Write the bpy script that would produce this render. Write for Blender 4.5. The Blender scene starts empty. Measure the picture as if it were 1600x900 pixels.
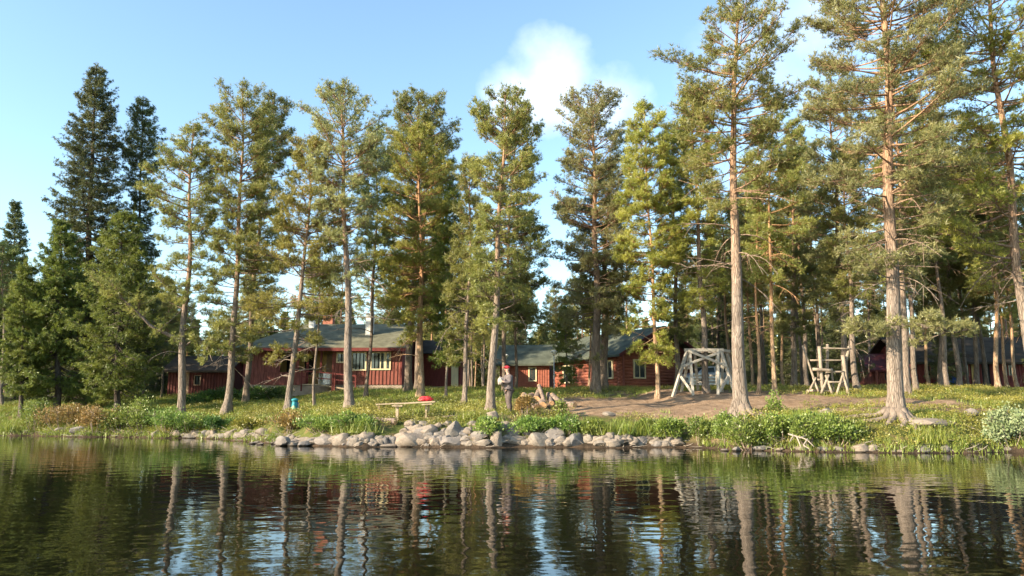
import bpy, math
import numpy as np
from mathutils import noise as mnoise, Vector
R = math.radians
C = bpy.context.scene
COL = C.collection
# ------------------------------------------------------------------ camera, sky, sun, exposure
EYE = 1.4; F = 1156.0; PITCH = math.atan(186/1156)
cam = bpy.data.cameras.new('camera'); co = bpy.data.objects.new('camera', cam); COL.objects.link(co)
co.location = (0, 0, EYE); co.rotation_euler = (math.pi/2+PITCH, 0, 0)
cam.sensor_width = 36; cam.lens = 36*F/1600; cam.clip_end = 3000; cam.clip_start = .05
C.camera = co
SUN_EL = R(23); SUN_V = np.array([-.875, -.485, 0])*math.cos(SUN_EL) + np.array([0, 0, math.sin(SUN_EL)])
sd = bpy.data.lights.new('sun', 'SUN'); so = bpy.data.objects.new('sun', sd); COL.objects.link(so)
sd.energy = 5.0; sd.angle = R(.5); sd.color = (1, .84, .62)
so.rotation_euler = Vector(SUN_V).to_track_quat('Z', 'Y').to_euler()
w = bpy.data.worlds.new('World'); C.world = w; w.use_nodes = True
N = w.node_tree.nodes; L = w.node_tree.links
bg = N['Background']; bg.inputs[1].default_value = .15
sky = N.new('ShaderNodeTexSky'); sky.sky_type = 'NISHITA'; sky.sun_disc = False
sky.sun_elevation = SUN_EL; sky.sun_rotation = math.atan2(SUN_V[0], SUN_V[1])
sky.air_density = 1.0; sky.dust_density = .6; sky.ozone_density = 1.0
tc = N.new('ShaderNodeTexCoord')
def wmath(op, a, b=None, clamp=False):
    n = N.new('ShaderNodeMath'); n.operation = op; n.use_clamp = clamp
    for i, v in enumerate((a, b)):
        if v is None: continue
        if hasattr(v, 'links'): L.new(v, n.inputs[i])
        else: n.inputs[i].default_value = v
    return n.outputs[0]
def skydir(px, py):
    a, b = (px-800)/F, (450-py)/F
    v = np.array([a, math.cos(PITCH)-b*math.sin(PITCH), math.sin(PITCH)+b*math.cos(PITCH)])
    return v/np.linalg.norm(v)
nz = N.new('ShaderNodeTexNoise'); nz.inputs['Scale'].default_value = 7; nz.inputs['Detail'].default_value = 6; nz.inputs['Roughness'].default_value = .55
L.new(tc.outputs['Generated'], nz.inputs['Vector'])
def cloud(px, py, rad, gain):
    d = N.new('ShaderNodeVectorMath'); d.operation = 'DISTANCE'
    L.new(tc.outputs['Generated'], d.inputs[0]); d.inputs[1].default_value = tuple(skydir(px, py))
    q = wmath('DIVIDE', d.outputs['Value'], rad)
    q = wmath('SUBTRACT', 1.0, q)
    nn = wmath('MULTIPLY', wmath('SUBTRACT', nz.outputs[0], .5), 2.3)
    return wmath('MULTIPLY', wmath('ADD', q, nn), gain, True)
m = cloud(880, 132, .078, .8)
for a in ((830, 160, .06, .7), (945, 158, .065, .7), (1285, 45, .10, .45), (1210, 110, .12, .3)):
    m = wmath('MAXIMUM', m, cloud(*a))
mx = N.new('ShaderNodeMix'); mx.data_type = 'RGBA'
L.new(wmath('MULTIPLY', m, .55), mx.inputs[0]); L.new(sky.outputs[0], mx.inputs[6]); mx.inputs[7].default_value = (6.6, 6.7, 7.0, 1)
tn = N.new('ShaderNodeMix'); tn.data_type = 'RGBA'; tn.blend_type = 'MULTIPLY'; tn.inputs[0].default_value = 1   # clear northern air: a touch more cyan
L.new(sky.outputs[0], tn.inputs[6]); tn.inputs[7].default_value = (.93, 1.02, 1.0, 1); L.new(tn.outputs[2], mx.inputs[6])
L.new(mx.outputs[2], bg.inputs[0])
C.view_settings.view_transform = 'Standard'; C.view_settings.look = 'None'
C.view_settings.gamma = 1; C.view_settings.use_curve_mapping = False
C.view_settings.exposure = 1.35

# ------------------------------------------------------------------ measuring helpers
def W(px, py, d):                      # the point of depth d (metres north) seen at a pixel of the 1600x900 photo
    a, b = (px-800)/F, (450-py)/F
    y = math.cos(PITCH)-b*math.sin(PITCH); z = math.sin(PITCH)+b*math.cos(PITCH)
    return np.array([a*d/y, d, EYE+z*d/y])
SX = np.array([-400, -60, -30, -26.3, -20, -17, -14.3, -11.8, -9.9, -7.6, -5.5, -2.3, 6, 8.3, 11, 16.2, 24, 60, 400.])
SY = np.array([45, 41, 38.6, 38, 35.6, 34.8, 34.2, 32.2, 30, 27.8, 26.8, 26.4, 26.4, 24.6, 23.3, 23.5, 23, 21, 18.])
def shore(x): return np.interp(x, SX, SY) + .18*np.sin(x*1.3) + .12*np.sin(x*2.9+1)
def H(x, y):
    x = np.asarray(x, float); y = np.asarray(y, float)
    s = y-shore(x)
    k = np.clip(s/2.6, 0, 1); bank = 1.12*(k*(2-k))
    z = bank + np.interp(s, [0, 3, 16, 22, 60, 800], [0, 0, 1.2, 1.42, 1.9, 6])
    z = z + .05*np.sin(x*.9+y*.5)*np.clip(s/3, 0, 1) + .03*np.sin(x*2.3-y*1.7)*np.clip(s/3, 0, 1)
    return np.where(s < 0, np.maximum(s*.35, -1.6)-.02, z)
def G(px, py, dmin=20., dmax=75.):     # where the line of sight through a pixel meets the ground
    for d in np.arange(dmin, dmax, .05):
        p = W(px, py, d)
        if p[2] <= max(float(H(p[0], d)), 0): return p
    return W(px, py, dmax)
def gnd(x, y): return float(H(x, y))

# ------------------------------------------------------------------ mesh helpers
def mkmesh(name, verts, quads=None, tris=None, polys=None):
    me = bpy.data.meshes.new(name)
    if polys is not None:
        me.from_pydata([tuple(v) for v in verts], [], polys); return me
    verts = np.asarray(verts, np.float32); me.vertices.add(len(verts)); me.vertices.foreach_set('co', verts.ravel())
    q = np.zeros((0, 4), np.int32) if quads is None else np.asarray(quads, np.int32).reshape(-1, 4)
    t = np.zeros((0, 3), np.int32) if tris is None else np.asarray(tris, np.int32).reshape(-1, 3)
    idx = np.concatenate([q.ravel(), t.ravel()]); me.loops.add(len(idx)); me.loops.foreach_set('vertex_index', idx)
    st = np.concatenate([np.arange(len(q))*4, len(q)*4+np.arange(len(t))*3]).astype(np.int32)
    me.polygons.add(len(q)+len(t)); me.polygons.foreach_set('loop_start', st)
    me.update(calc_edges=True)
    return me
def link(name, me, mat=None, parent=None, loc=None):
    o = bpy.data.objects.new(name, me); COL.objects.link(o)
    if mat is not None and me is not None:
        for m_ in (mat if isinstance(mat, (list, tuple)) else [mat]): me.materials.append(m_)
    if parent is not None: o.parent = parent
    if loc is not None: o.location = loc
    return o
def tag(o, label=None, cat=None, group=None, kind=None):
    if label: o['label'] = label
    if cat: o['category'] = cat
    if group: o['group'] = group
    if kind: o['kind'] = kind
    return o
def thing(name, label, cat, loc, rz=0, group=None):
    o = link(name, None, loc=tuple(float(v) for v in loc)); o.rotation_euler = (0, 0, rz); o.empty_display_size = .2
    return tag(o, label, cat, group)
def copy_tree(o, loc, rz=0, sc=1):
    r = o.copy(); COL.objects.link(r); r.location = loc; r.rotation_euler = (0, 0, rz); r.scale = (sc, sc, sc)
    for ch in list(o.children):
        c = ch.copy(); COL.objects.link(c); c.parent = r
        for g in list(ch.children):
            d = g.copy(); COL.objects.link(d); d.parent = c
    return r
def nrm(v):
    v = np.asarray(v, float); return v/(np.linalg.norm(v, axis=-1, keepdims=True)+1e-9)
class MB:
    def __init__(s): s.v = []; s.f = []
    def add(s, vs, fs):
        n = len(s.v); s.v += [tuple(map(float, v)) for v in vs]; s.f += [tuple(n+i for i in f) for f in fs]; return s
    def box(s, x0, x1, y0, y1, z0, z1, rot=None, at=(0, 0, 0)):
        vs = np.array([(x, y, z) for z in (z0, z1) for y in (y0, y1) for x in (x0, x1)], float)
        if rot is not None: vs = vs @ np.array(rot).T
        vs = vs+np.array(at)
        return s.add(vs, [(0, 2, 3, 1), (4, 5, 7, 6), (0, 1, 5, 4), (2, 6, 7, 3), (0, 4, 6, 2), (1, 3, 7, 5)])
    def tube(s, pts, rad, n=8, cap=True, jit=0, rng=None):
        pts = np.asarray(pts, float); rad = np.broadcast_to(np.asarray(rad, float), (len(pts),))
        t = nrm(np.gradient(pts, axis=0)); ref = np.array([0, 0, 1.]) if abs(t[0][2]) < .8 else np.array([1., 0, 0])
        a = nrm(np.cross(t, ref)); b = np.cross(t, a)
        an = np.arange(n)*2*math.pi/n
        vs = pts[:, None]+rad[:, None, None]*(np.cos(an)[None, :, None]*a[:, None]+np.sin(an)[None, :, None]*b[:, None])
        if jit: vs = vs+rng.normal(0, jit, vs.shape)*rad[:, None, None]
        fs = [(i*n+j, i*n+(j+1) % n, (i+1)*n+(j+1) % n, (i+1)*n+j) for i in range(len(pts)-1) for j in range(n)]
        if cap: fs += [tuple(range(n))[::-1], tuple((len(pts)-1)*n+j for j in range(n))]
        return s.add(vs.reshape(-1, 3), fs)
    def beam(s, p, q, w_, h):            # squared timber from p to q
        p = np.array(p, float); q = np.array(q, float); t = nrm(q-p)
        ref = np.array([0, 0, 1.]) if abs(t[2]) < .95 else np.array([0, 1., 0]); a = nrm(np.cross(t, ref)); b = np.cross(a, t)
        vs = [c+a*i*w_/2+b*j*h/2 for c in (p, q) for i, j in ((-1, -1), (1, -1), (1, 1), (-1, 1))]
        return s.add(vs, [(0, 1, 2, 3), (7, 6, 5, 4), (0, 4, 5, 1), (1, 5, 6, 2), (2, 6, 7, 3), (3, 7, 4, 0)])
    def lathe(s, prof, n=12, at=(0, 0, 0)):
        an = np.arange(n)*2*math.pi/n
        vs = [(at[0]+r*math.cos(a), at[1]+r*math.sin(a), at[2]+z) for r, z in prof for a in an]
        fs = [(i*n+j, i*n+(j+1) % n, (i+1)*n+(j+1) % n, (i+1)*n+j) for i in range(len(prof)-1) for j in range(n)]
        fs += [tuple(range(n))[::-1], tuple((len(prof)-1)*n+j for j in range(n))]
        return s.add(vs, fs)
    def build(s, name, mat, parent=None, loc=None, smooth=False, bevel=0):
        me = mkmesh(name, s.v, polys=s.f)
        if smooth: me.shade_smooth()
        o = link(name, me, mat, parent, loc)
        if bevel:
            b = o.modifiers.new('bevel', 'BEVEL'); b.width = bevel; b.segments = 2; b.limit_method = 'ANGLE'
        return o

# ------------------------------------------------------------------ materials
def newmat(name):
    m = bpy.data.materials.new(name); m.use_nodes = True; nt = m.node_tree; nt.nodes.clear()
    return m, nt, nt.nodes, nt.links
class Sh:
    def __init__(s, name):
        s.m, s.nt, s.n, s.l = newmat(name); s.out = s.n.new('ShaderNodeOutputMaterial')
        s.tc = s.n.new('ShaderNodeTexCoord')
    def node(s, t, **kw):
        n = s.n.new(t)
        for k, v in kw.items(): setattr(n, k, v)
        return n
    def put(s, sock, v):
        if hasattr(v, 'links') or hasattr(v, 'is_linked'): s.l.new(v, sock)
        elif isinstance(v, (tuple, list)): sock.default_value = tuple(v)+((1,) if len(v) == 3 and sock.type == 'RGBA' else ())
        else: sock.default_value = v
    def co(s, scale=(1, 1, 1), which='Object'):
        mp = s.node('ShaderNodeMapping'); s.l.new(s.tc.outputs[which], mp.inputs[0]); mp.inputs['Scale'].default_value = scale
        return mp.outputs[0]
    def pos(s, scale=(1, 1, 1)):
        g = s.node('ShaderNodeNewGeometry'); mp = s.node('ShaderNodeMapping'); s.l.new(g.outputs['Position'], mp.inputs[0]); mp.inputs['Scale'].default_value = scale
        return mp.outputs[0]
    def noise(s, vec, scale, detail=4, rough=.55):
        n = s.node('ShaderNodeTexNoise'); s.l.new(vec, n.inputs['Vector']); n.inputs['Scale'].default_value = scale
        n.inputs['Detail'].default_value = detail; n.inputs['Roughness'].default_value = rough
        return n.outputs[0]
    def ramp(s, fac, stops):
        r = s.node('ShaderNodeValToRGB'); s.l.new(fac, r.inputs[0]); e = r.color_ramp.elements
        while len(e) < len(stops): e.new(.5)
        for k, (p, c) in enumerate(stops): e[k].position = p; e[k].color = tuple(c)+(1,) if len(c) == 3 else c
        return r.outputs[0]
    def mix(s, f, a, b, mode='MIX'):
        n = s.node('ShaderNodeMix', data_type='RGBA', blend_type=mode)
        s.put(n.inputs[0], f); s.put(n.inputs[6], a); s.put(n.inputs[7], b); return n.outputs[2]
    def math(s, op, a, b=0., clamp=False):
        n = s.node('ShaderNodeMath', operation=op, use_clamp=clamp); s.put(n.inputs[0], a); s.put(n.inputs[1], b); return n.outputs[0]
    def bump(s, h, dist=.02, strength=1, normal=None):
        b = s.node('ShaderNodeBump'); s.l.new(h, b.inputs['Height']); b.inputs['Distance'].default_value = dist; b.inputs['Strength'].default_value = strength
        if normal is not None: s.l.new(normal, b.inputs['Normal'])
        return b.outputs[0]
    def pbr(s, col, rough=.8, normal=None, metal=0., spec=.3):
        p = s.node('ShaderNodeBsdfPrincipled'); s.put(p.inputs['Base Color'], col); s.put(p.inputs['Roughness'], rough)
        p.inputs['Metallic'].default_value = metal; p.inputs['Specular IOR Level'].default_value = spec
        if normal is not None: s.l.new(normal, p.inputs['Normal'])
        s.l.new(p.outputs[0], s.out.inputs[0]); return s.m
def simple(name, c, rough=.7, var=.25, scale=6, bump=.004, metal=0, spec=.3, stretch=(1, 1, 1)):
    s = Sh(name); v = s.co(stretch); n = s.noise(v, scale, 5)
    col = s.ramp(n, [(.3, [k*(1-var) for k in c]), (.7, [min(1, k*(1+var)) for k in c])])
    return s.pbr(col, rough, s.bump(s.noise(v, scale*4, 4), bump), metal, spec)
def leafmat(name, c1, c2, trans=.3, huevar=.12):
    s = Sh(name); a = s.node('ShaderNodeAttribute', attribute_name='v'); oi = s.node('ShaderNodeObjectInfo')
    col = s.mix(a.outputs['Fac'], c1, c2)
    hs = s.node('ShaderNodeHueSaturation'); s.l.new(col, hs.inputs['Color'])
    s.put(hs.inputs['Hue'], s.math('ADD', s.math('MULTIPLY', oi.outputs['Random'], huevar*.25), .5-huevar*.125))
    s.put(hs.inputs['Value'], s.math('ADD', s.math('MULTIPLY', oi.outputs['Random'], huevar*3), 1-huevar*1.5))
    d = s.node('ShaderNodeBsdfDiffuse'); s.l.new(hs.outputs[0], d.inputs[0])
    t = s.node('ShaderNodeBsdfTranslucent'); s.l.new(hs.outputs[0], t.inputs[0])
    g = s.node('ShaderNodeBsdfGlossy'); g.inputs['Roughness'].default_value = .45; g.inputs[0].default_value = (1, 1, 1, 1)
    m1 = s.node('ShaderNodeMixShader'); m1.inputs[0].default_value = trans; s.l.new(d.outputs[0], m1.inputs[1]); s.l.new(t.outputs[0], m1.inputs[2])
    m2 = s.node('ShaderNodeMixShader'); m2.inputs[0].default_value = .035; s.l.new(m1.outputs[0], m2.inputs[1]); s.l.new(g.outputs[0], m2.inputs[2])
    s.l.new(m2.outputs[0], s.out.inputs[0]); return s.m
def barkmat(name, low, high, zlo, zhi):
    s = Sh(name); sep = s.node('ShaderNodeSeparateXYZ'); s.l.new(s.tc.outputs['Object'], sep.inputs[0])
    v = s.co((1, 1, .15)); plates = s.node('ShaderNodeTexVoronoi', feature='DISTANCE_TO_EDGE'); s.l.new(v, plates.inputs['Vector']); plates.inputs['Scale'].default_value = 17
    n = s.noise(v, 9, 5); big = s.noise(s.co((1, 1, .5)), 1.3, 3)
    h = s.math('DIVIDE', s.math('SUBTRACT', s.math('ADD', sep.outputs[2], s.math('MULTIPLY', big, 3.)), zlo+1.5), zhi-zlo, True)
    lowc = s.ramp(n, [(.28, [k*.55 for k in low]), (.5, low), (.72, [min(1, k*1.45) for k in low])])
    highc = s.ramp(n, [(.3, [k*.7 for k in high]), (.7, [min(1, k*1.3) for k in high])])
    col = s.mix(h, lowc, highc)
    crack = s.ramp(plates.outputs['Distance'], [(0, (.35, .3, .27)), (.12, (1, 1, 1))])
    col = s.mix(.6, col, crack, 'MULTIPLY')
    hh = s.math('ADD', s.math('MULTIPLY', s.math('MINIMUM', plates.outputs['Distance'], .15), 4.), s.math('MULTIPLY', n, .5))
    return s.pbr(col, .9, s.bump(hh, .03), 0, .15)
M = {}
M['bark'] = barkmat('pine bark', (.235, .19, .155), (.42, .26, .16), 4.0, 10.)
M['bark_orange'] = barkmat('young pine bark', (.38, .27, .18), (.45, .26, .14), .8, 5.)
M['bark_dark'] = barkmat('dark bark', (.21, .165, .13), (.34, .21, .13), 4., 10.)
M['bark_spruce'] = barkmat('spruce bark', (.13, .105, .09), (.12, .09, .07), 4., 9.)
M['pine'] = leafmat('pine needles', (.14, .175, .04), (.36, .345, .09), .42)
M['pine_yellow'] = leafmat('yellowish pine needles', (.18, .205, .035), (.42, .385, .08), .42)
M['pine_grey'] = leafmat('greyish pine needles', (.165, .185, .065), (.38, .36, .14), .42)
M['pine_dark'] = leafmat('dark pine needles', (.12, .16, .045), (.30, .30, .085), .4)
M['spruce'] = leafmat('spruce needles', (.045, .075, .028), (.17, .19, .06), .35)
M['spruce_light'] = leafmat('light spruce needles', (.075, .13, .025), (.26, .30, .05), .4)
M['leaf'] = leafmat('willow leaves', (.10, .17, .03), (.27, .34, .07), .35)
M['leaf_bright'] = leafmat('bright leaves', (.10, .17, .03), (.28, .35, .07), .4)
M['leaf_brown'] = leafmat('brownish leaves', (.13, .12, .03), (.38, .24, .08), .3)
M['leaf_dark'] = leafmat('dark hedge leaves', (.03, .075, .015), (.10, .17, .03), .3)
M['leaf_grey'] = leafmat('grey willow leaves', (.15, .22, .08), (.40, .45, .25), .25)
M['grassmat'] = leafmat('grass blades', (.10, .16, .02), (.32, .36, .06), .35)
M['heath'] = leafmat('heath leaves', (.11, .13, .02), (.32, .27, .055), .3)
M['twig'] = simple('twigs', (.26, .20, .16), .9, .3, 8)
M['deadtwig'] = simple('weathered twigs', (.31, .26, .21), .9, .25, 8)

# ------------------------------------------------------------------ ground and water
def ground_mat():
    s = Sh('forest floor'); p = s.pos(); big = s.noise(p, .35, 5); mid = s.noise(p, 2.2, 6); fine = s.noise(p, 22, 5)
    sep = s.node('ShaderNodeSeparateXYZ'); s.l.new(p, sep.inputs[0])
    moss = s.ramp(mid, [(.3, (.05, .065, .018)), (.5, (.10, .11, .03)), (.62, (.16, .12, .055)), (.75, (.20, .14, .07))])
    dirt = s.ramp(fine, [(.3, (.19, .13, .085)), (.55, (.34, .235, .155)), (.75, (.45, .34, .24))])
    dirt = s.mix(s.ramp(mid, [(.42, (0, 0, 0)), (.68, (.75, .75, .75))]), dirt, (.15, .095, .055))
    # worn ground: an oval round the fire place and the path
    dx = s.math('DIVIDE', s.math('SUBTRACT', sep.outputs[0], 9.), 10.5); dy = s.math('DIVIDE', s.math('SUBTRACT', sep.outputs[1], 33.), 7.)
    r = s.math('SQRT', s.math('ADD', s.math('MULTIPLY', dx, dx), s.math('MULTIPLY', dy, dy)))
    f = s.math('ADD', s.math('SUBTRACT', 1.05, r), s.math('MULTIPLY', s.math('SUBTRACT', big, .5), 2.2))
    f = s.math('MULTIPLY', f, 4., True)
    col = s.mix(f, moss, dirt)
    # wet soil at the water's edge
    z = s.math('MULTIPLY', s.math('SUBTRACT', .32, sep.outputs[2]), 5., True)
    soil = s.ramp(mid, [(.35, (.035, .026, .018)), (.7, (.10, .068, .045))])
    col = s.mix(z, col, soil)
    hh = s.math('ADD', fine, s.math('MULTIPLY', mid, 2.))
    return s.pbr(col, .95, s.bump(hh, .04), 0, .1)
def axis(a, b, lo, hi, step, grow):
    c = list(np.arange(lo, hi, step)); x = lo; st = step; pre = []
    while x > a: st *= grow; x -= st; pre.append(x)
    x = c[-1]; st = step; post = []
    while x < b: st *= grow; x += st; post.append(x)
    return np.array(pre[::-1]+c+post)
gx = axis(-900, 900, -32, 26, .22, 1.18); gy = axis(-300, 1500, 21, 58, .22, 1.16)
X, Y = np.meshgrid(gx, gy); Z = H(X, Y)
rng0 = np.random.default_rng(5)
Z = Z+np.where((Y-shore(X) > 0) & (Y < 60), rng0.normal(0, .018, Z.shape), 0)
vs = np.stack([X, Y, Z], -1).reshape(-1, 3); nx, ny = len(gx), len(gy)
ii = (np.arange(ny-1)[:, None]*nx+np.arange(nx-1)[None]).ravel()
me = mkmesh('ground', vs, quads=np.stack([ii, ii+1, ii+nx+1, ii+nx], -1)); me.shade_smooth()
tag(link('ground', me, ground_mat()), kind='structure')

def water_mat():
    s = Sh('lake water'); p = s.pos()
    n1 = s.noise(s.pos((1.25, 1.5, 1)), 1.35, 2, .5)
    n2 = s.noise(s.pos((.9, 2.6, 1)), 2.1, 3, .5)
    gust = s.ramp(s.noise(s.pos((.05, .16, 1)), 1.6, 2), [(.4, (.35, .35, .35)), (.65, (1, 1, 1))])
    h = s.math('ADD', n1, s.math('MULTIPLY', s.math('MULTIPLY', n2, .16), gust))
    b = s.bump(h, .0095)
    pr = s.node('ShaderNodeBsdfPrincipled')
    pr.inputs['Base Color'].default_value = (.006, .006, .003, 1); pr.inputs['Roughness'].default_value = .015
    pr.inputs['IOR'].default_value = 1.333; pr.inputs['Specular IOR Level'].default_value = .5
    s.l.new(b, pr.inputs['Normal']); s.l.new(pr.outputs[0], s.out.inputs[0]); return s.m
me = mkmesh('lake_water', [(-900, -300, 0), (900, -300, 0), (900, 60, 0), (-900, 60, 0)], quads=[(0, 1, 2, 3)])
tag(link('lake_water', me, water_mat()), kind='structure')

# ------------------------------------------------------------------ trees
def tubes_np(P, Rr, n):                 # P (k, m, 3) points of k tubes, Rr (k, m)
    P = np.asarray(P, float); k, m_, _ = P.shape
    t = nrm(np.gradient(P, axis=1)); ref = np.zeros_like(t); ref[..., 2] = 1
    ver = np.abs(t[..., 2]) > .9; ref[ver] = (1, 0, 0)
    if k == 1 and m_ > 3: ref[:] = (0, 1, 0)
    a = nrm(np.cross(t, ref)); b = np.cross(t, a); an = np.arange(n)*2*math.pi/n
    V = P[:, :, None]+Rr[:, :, None, None]*(np.cos(an)[:, None]*a[:, :, None]+np.sin(an)[:, None]*b[:, :, None])
    base = np.arange(k)[:, None, None]*(m_*n)+np.arange(m_-1)[None, :, None]*n; j = np.arange(n)[None, None]; j2 = (j+1) % n
    Q = np.stack([base+j, base+j2, base+n+j2, base+n+j], -1).reshape(-1, 4)
    return V.reshape(-1, 3), Q
class Acc:
    def __init__(s): s.v = []; s.q = []; s.n = 0
    def add(s, v, q): s.v.append(v); s.q.append(q+s.n); s.n += len(v)
    def mesh(s, name):
        me = mkmesh(name, np.concatenate(s.v), quads=np.concatenate(s.q)); me.shade_smooth(); return me
def needles(rng, P, D, n, ln, wd, spread):
    k = len(P); d = nrm(D[:, None]*(1-spread)+nrm(rng.normal(size=(k, n, 3)))*spread)
    sd_ = nrm(np.cross(d, rng.normal(size=(k, n, 3))))*(wd*rng.uniform(.7, 1.3, (k, n, 1)))*.5
    l_ = ln*rng.uniform(.6, 1.25, (k, n, 1)); o = P[:, None]+rng.normal(0, .018, (k, n, 3))
    V = np.stack([o-sd_, o+sd_, o+d*l_], 2).reshape(-1, 3)
    return V
def crownmesh(name, V, rng, per, vals=None):
    T = np.arange(len(V)).reshape(-1, 3); me = mkmesh(name, V, tris=T)
    at = me.attributes.new('v', 'FLOAT', 'FACE')
    k = len(T)//per; val = rng.uniform(0, 1, k) if vals is None else vals
    val = np.clip(np.repeat(val, per)[:len(T)]*.7+rng.uniform(0, .45, len(T)), 0, 1)
    at.data.foreach_set('value', val.astype(np.float32)); return me
def grow(rng, path, r0, outline, spruce=False, dens=1., dead=0, whorl=None, limbs=(), deadz=None, need=11, sides=12, flare=1.5, nl=None):
    """path: local trunk points; outline: rows (z, left, right) from low to high; returns trunk mesh and crown mesh"""
    path = np.asarray(path, float); outline = sorted([tuple(o) for o in outline]); oz = np.array([o[0] for o in outline]); ol = np.array([o[1] for o in outline]); orr = np.array([o[2] for o in outline])
    A = Acc(); ztop = path[-1, 2]
    zz = np.linspace(0, 1, 26)**1.15*(ztop+.3)-.3
    px = np.interp(zz, path[:, 2], path[:, 0]); py = np.interp(zz, path[:, 2], path[:, 1])
    wob = rng.uniform(0, 6, 4); px = px+.05*np.sin(zz*.9+wob[0])*np.clip(zz, 0, 1); py = py+.08*np.sin(zz*.7+wob[1])*np.clip(zz, 0, 1)
    rr = r0*.86*(1-.86*(np.clip(zz, 0, ztop)/ztop)**.95); rr = rr*(1+(flare-1)*np.exp(-np.clip(zz, 0, 9)/.28))
    v, q = tubes_np(np.stack([px, py, zz], -1)[None], rr[None], sides)
    # buttress lobes round the foot and plates of bark
    an = np.tile(np.arange(sides)*2*math.pi/sides, len(zz)); zr = np.repeat(zz, sides); c = np.stack([np.repeat(px, sides), np.repeat(py, sides), zr], -1)
    lob = 1+.28*np.cos(an*3+wob[2])*np.exp(-np.clip(zr, 0, 9)/.3)+rng.normal(0, .025, len(an))
    v = c+(v-c)*lob[:, None]; A.add(v, q)
    at = lambda z: np.array([np.interp(z, zz, px), np.interp(z, zz, py), z])
    rat = lambda z: np.interp(z, zz, rr)
    zmin = oz[0]; TP = []; TD = []; TV = []
    z = zmin; hs = whorl or (.27 if spruce else .36); H_ = ztop-zmin
    twP = []; twR = []
    def foliate(pts, L, first, bright):
        nt = max(3, int((L*(9 if spruce else 13)+4)*dens))
        s_ = rng.uniform(first, 1, nt)**.85
        bp = np.stack([np.interp(s_, np.linspace(0, 1, len(pts)), pts[:, i]) for i in range(3)], -1)
        out = nrm(pts[-1]-pts[0]); side = nrm(np.cross(out, (0, 0, 1)))
        sg = rng.choice([-1, 1], nt)[:, None]
        ang = rng.uniform(.25, 1.1, nt)[:, None]
        d = out*np.cos(ang)+side*np.sin(ang)*sg
        d[:, 2] += rng.uniform(-.55, .05, nt) if spruce else rng.uniform(-.1, .8, nt)
        d = nrm(d); l_ = (.16+.42*L*(1.05-s_))*rng.uniform(.6, 1.25, nt); l_ = np.clip(l_, .16, 1.0 if not spruce else .6)
        e = bp+d*l_[:, None]; mid = (bp+e)/2+[0, 0, -.03]
        twP.append(np.stack([bp, mid, e], 1)); twR.append(np.tile([[.011, .008, .004]], (nt, 1)))
        nu = 5 if spruce else 3
        u = np.linspace(.3 if spruce else .62, 1.05, nu)[None, :, None]
        p = bp[:, None]+(e-bp)[:, None]*u+rng.normal(0, .05 if spruce else .085, (nt, nu, 3))
        TP.append(p.reshape(-1, 3)); dd = np.repeat(d[:, None], nu, 1)
        if not spruce: dd = dd+np.array([0, 0, .45])
        TD.append(nrm(dd.reshape(-1, 3))); TV.append(np.clip(np.full(nt*nu, bright)+rng.normal(0, .15, nt*nu), 0, 1))
    while z < ztop-.1:
        t = (z-zmin)/H_
        nb = rng.integers(5, 8) if spruce else rng.integers(4, 8)
        a0 = rng.uniform(0, 6.3)
        for b in range(nb):
            az = a0+b*2*math.pi/nb+rng.normal(0, .3); ca, sa = math.cos(az), math.sin(az)
            zb = z+rng.uniform(-.5, .5)*hs
            l_, r_ = np.interp(zb, oz, ol), np.interp(zb, oz, orr); fb = (l_+r_)/2
            ext = (max(ca, 0)*r_+max(-ca, 0)*l_)*abs(ca)+fb*(1-ca*ca)
            if ext <= .04 or (not spruce and dead > 2 and rng.uniform() < .5*(1-t/.5)): continue
            Lb = ext*(rng.uniform(.5, 1.18) if spruce else rng.choice([rng.uniform(.5, .8), rng.uniform(.85, 1.22)], p=[.35, .65])); Lb = max(Lb, .15)
            if spruce:
                e0 = -.35+.95*t**2+rng.normal(0, .08); cur = .22*Lb
                drop = -.10*Lb
            else:
                e0 = -.15+.8*t**1.6+rng.normal(0, .26*(1-.7*t)); e0 = min(e0, .8); cur = .16*Lb; drop = 0
            sN = np.linspace(0, 1, 5)
            o = at(np.clip(zb-math.tan(e0)*Lb*.4*(t > .5), 0, ztop)); 
            kx = rng.normal(0, .08*Lb, 2)
            if not spruce: e0 = min(e0, math.atan(max(.05, (ztop-o[2]-cur)/Lb)))
            pts = np.stack([o[0]+ca*Lb*sN+kx[0]*sN**2*sa, o[1]+sa*Lb*sN-kx[0]*sN**2*ca, o[2]+Lb*sN*math.tan(e0)+cur*sN**2+drop*np.sin(sN*3.1)], -1)
            rb = min(.013*Lb+.010, rat(zb)*.6)
            v, q = tubes_np(pts[None], np.linspace(rb, .006, 5)[None], 4); A.add(v, q)
            foliate(pts, Lb, (.12 if spruce else .34), rng.uniform(.1, .9))
        z += hs*rng.uniform(.75, 1.35) if spruce or rng.uniform() > .12 else hs*2.1
    # leader
    o = at(ztop-.5); pts = np.stack([o, at(ztop-.2), at(ztop)+[0, 0, .05]]); foliate(pts, .35, .1, .6)
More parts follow.
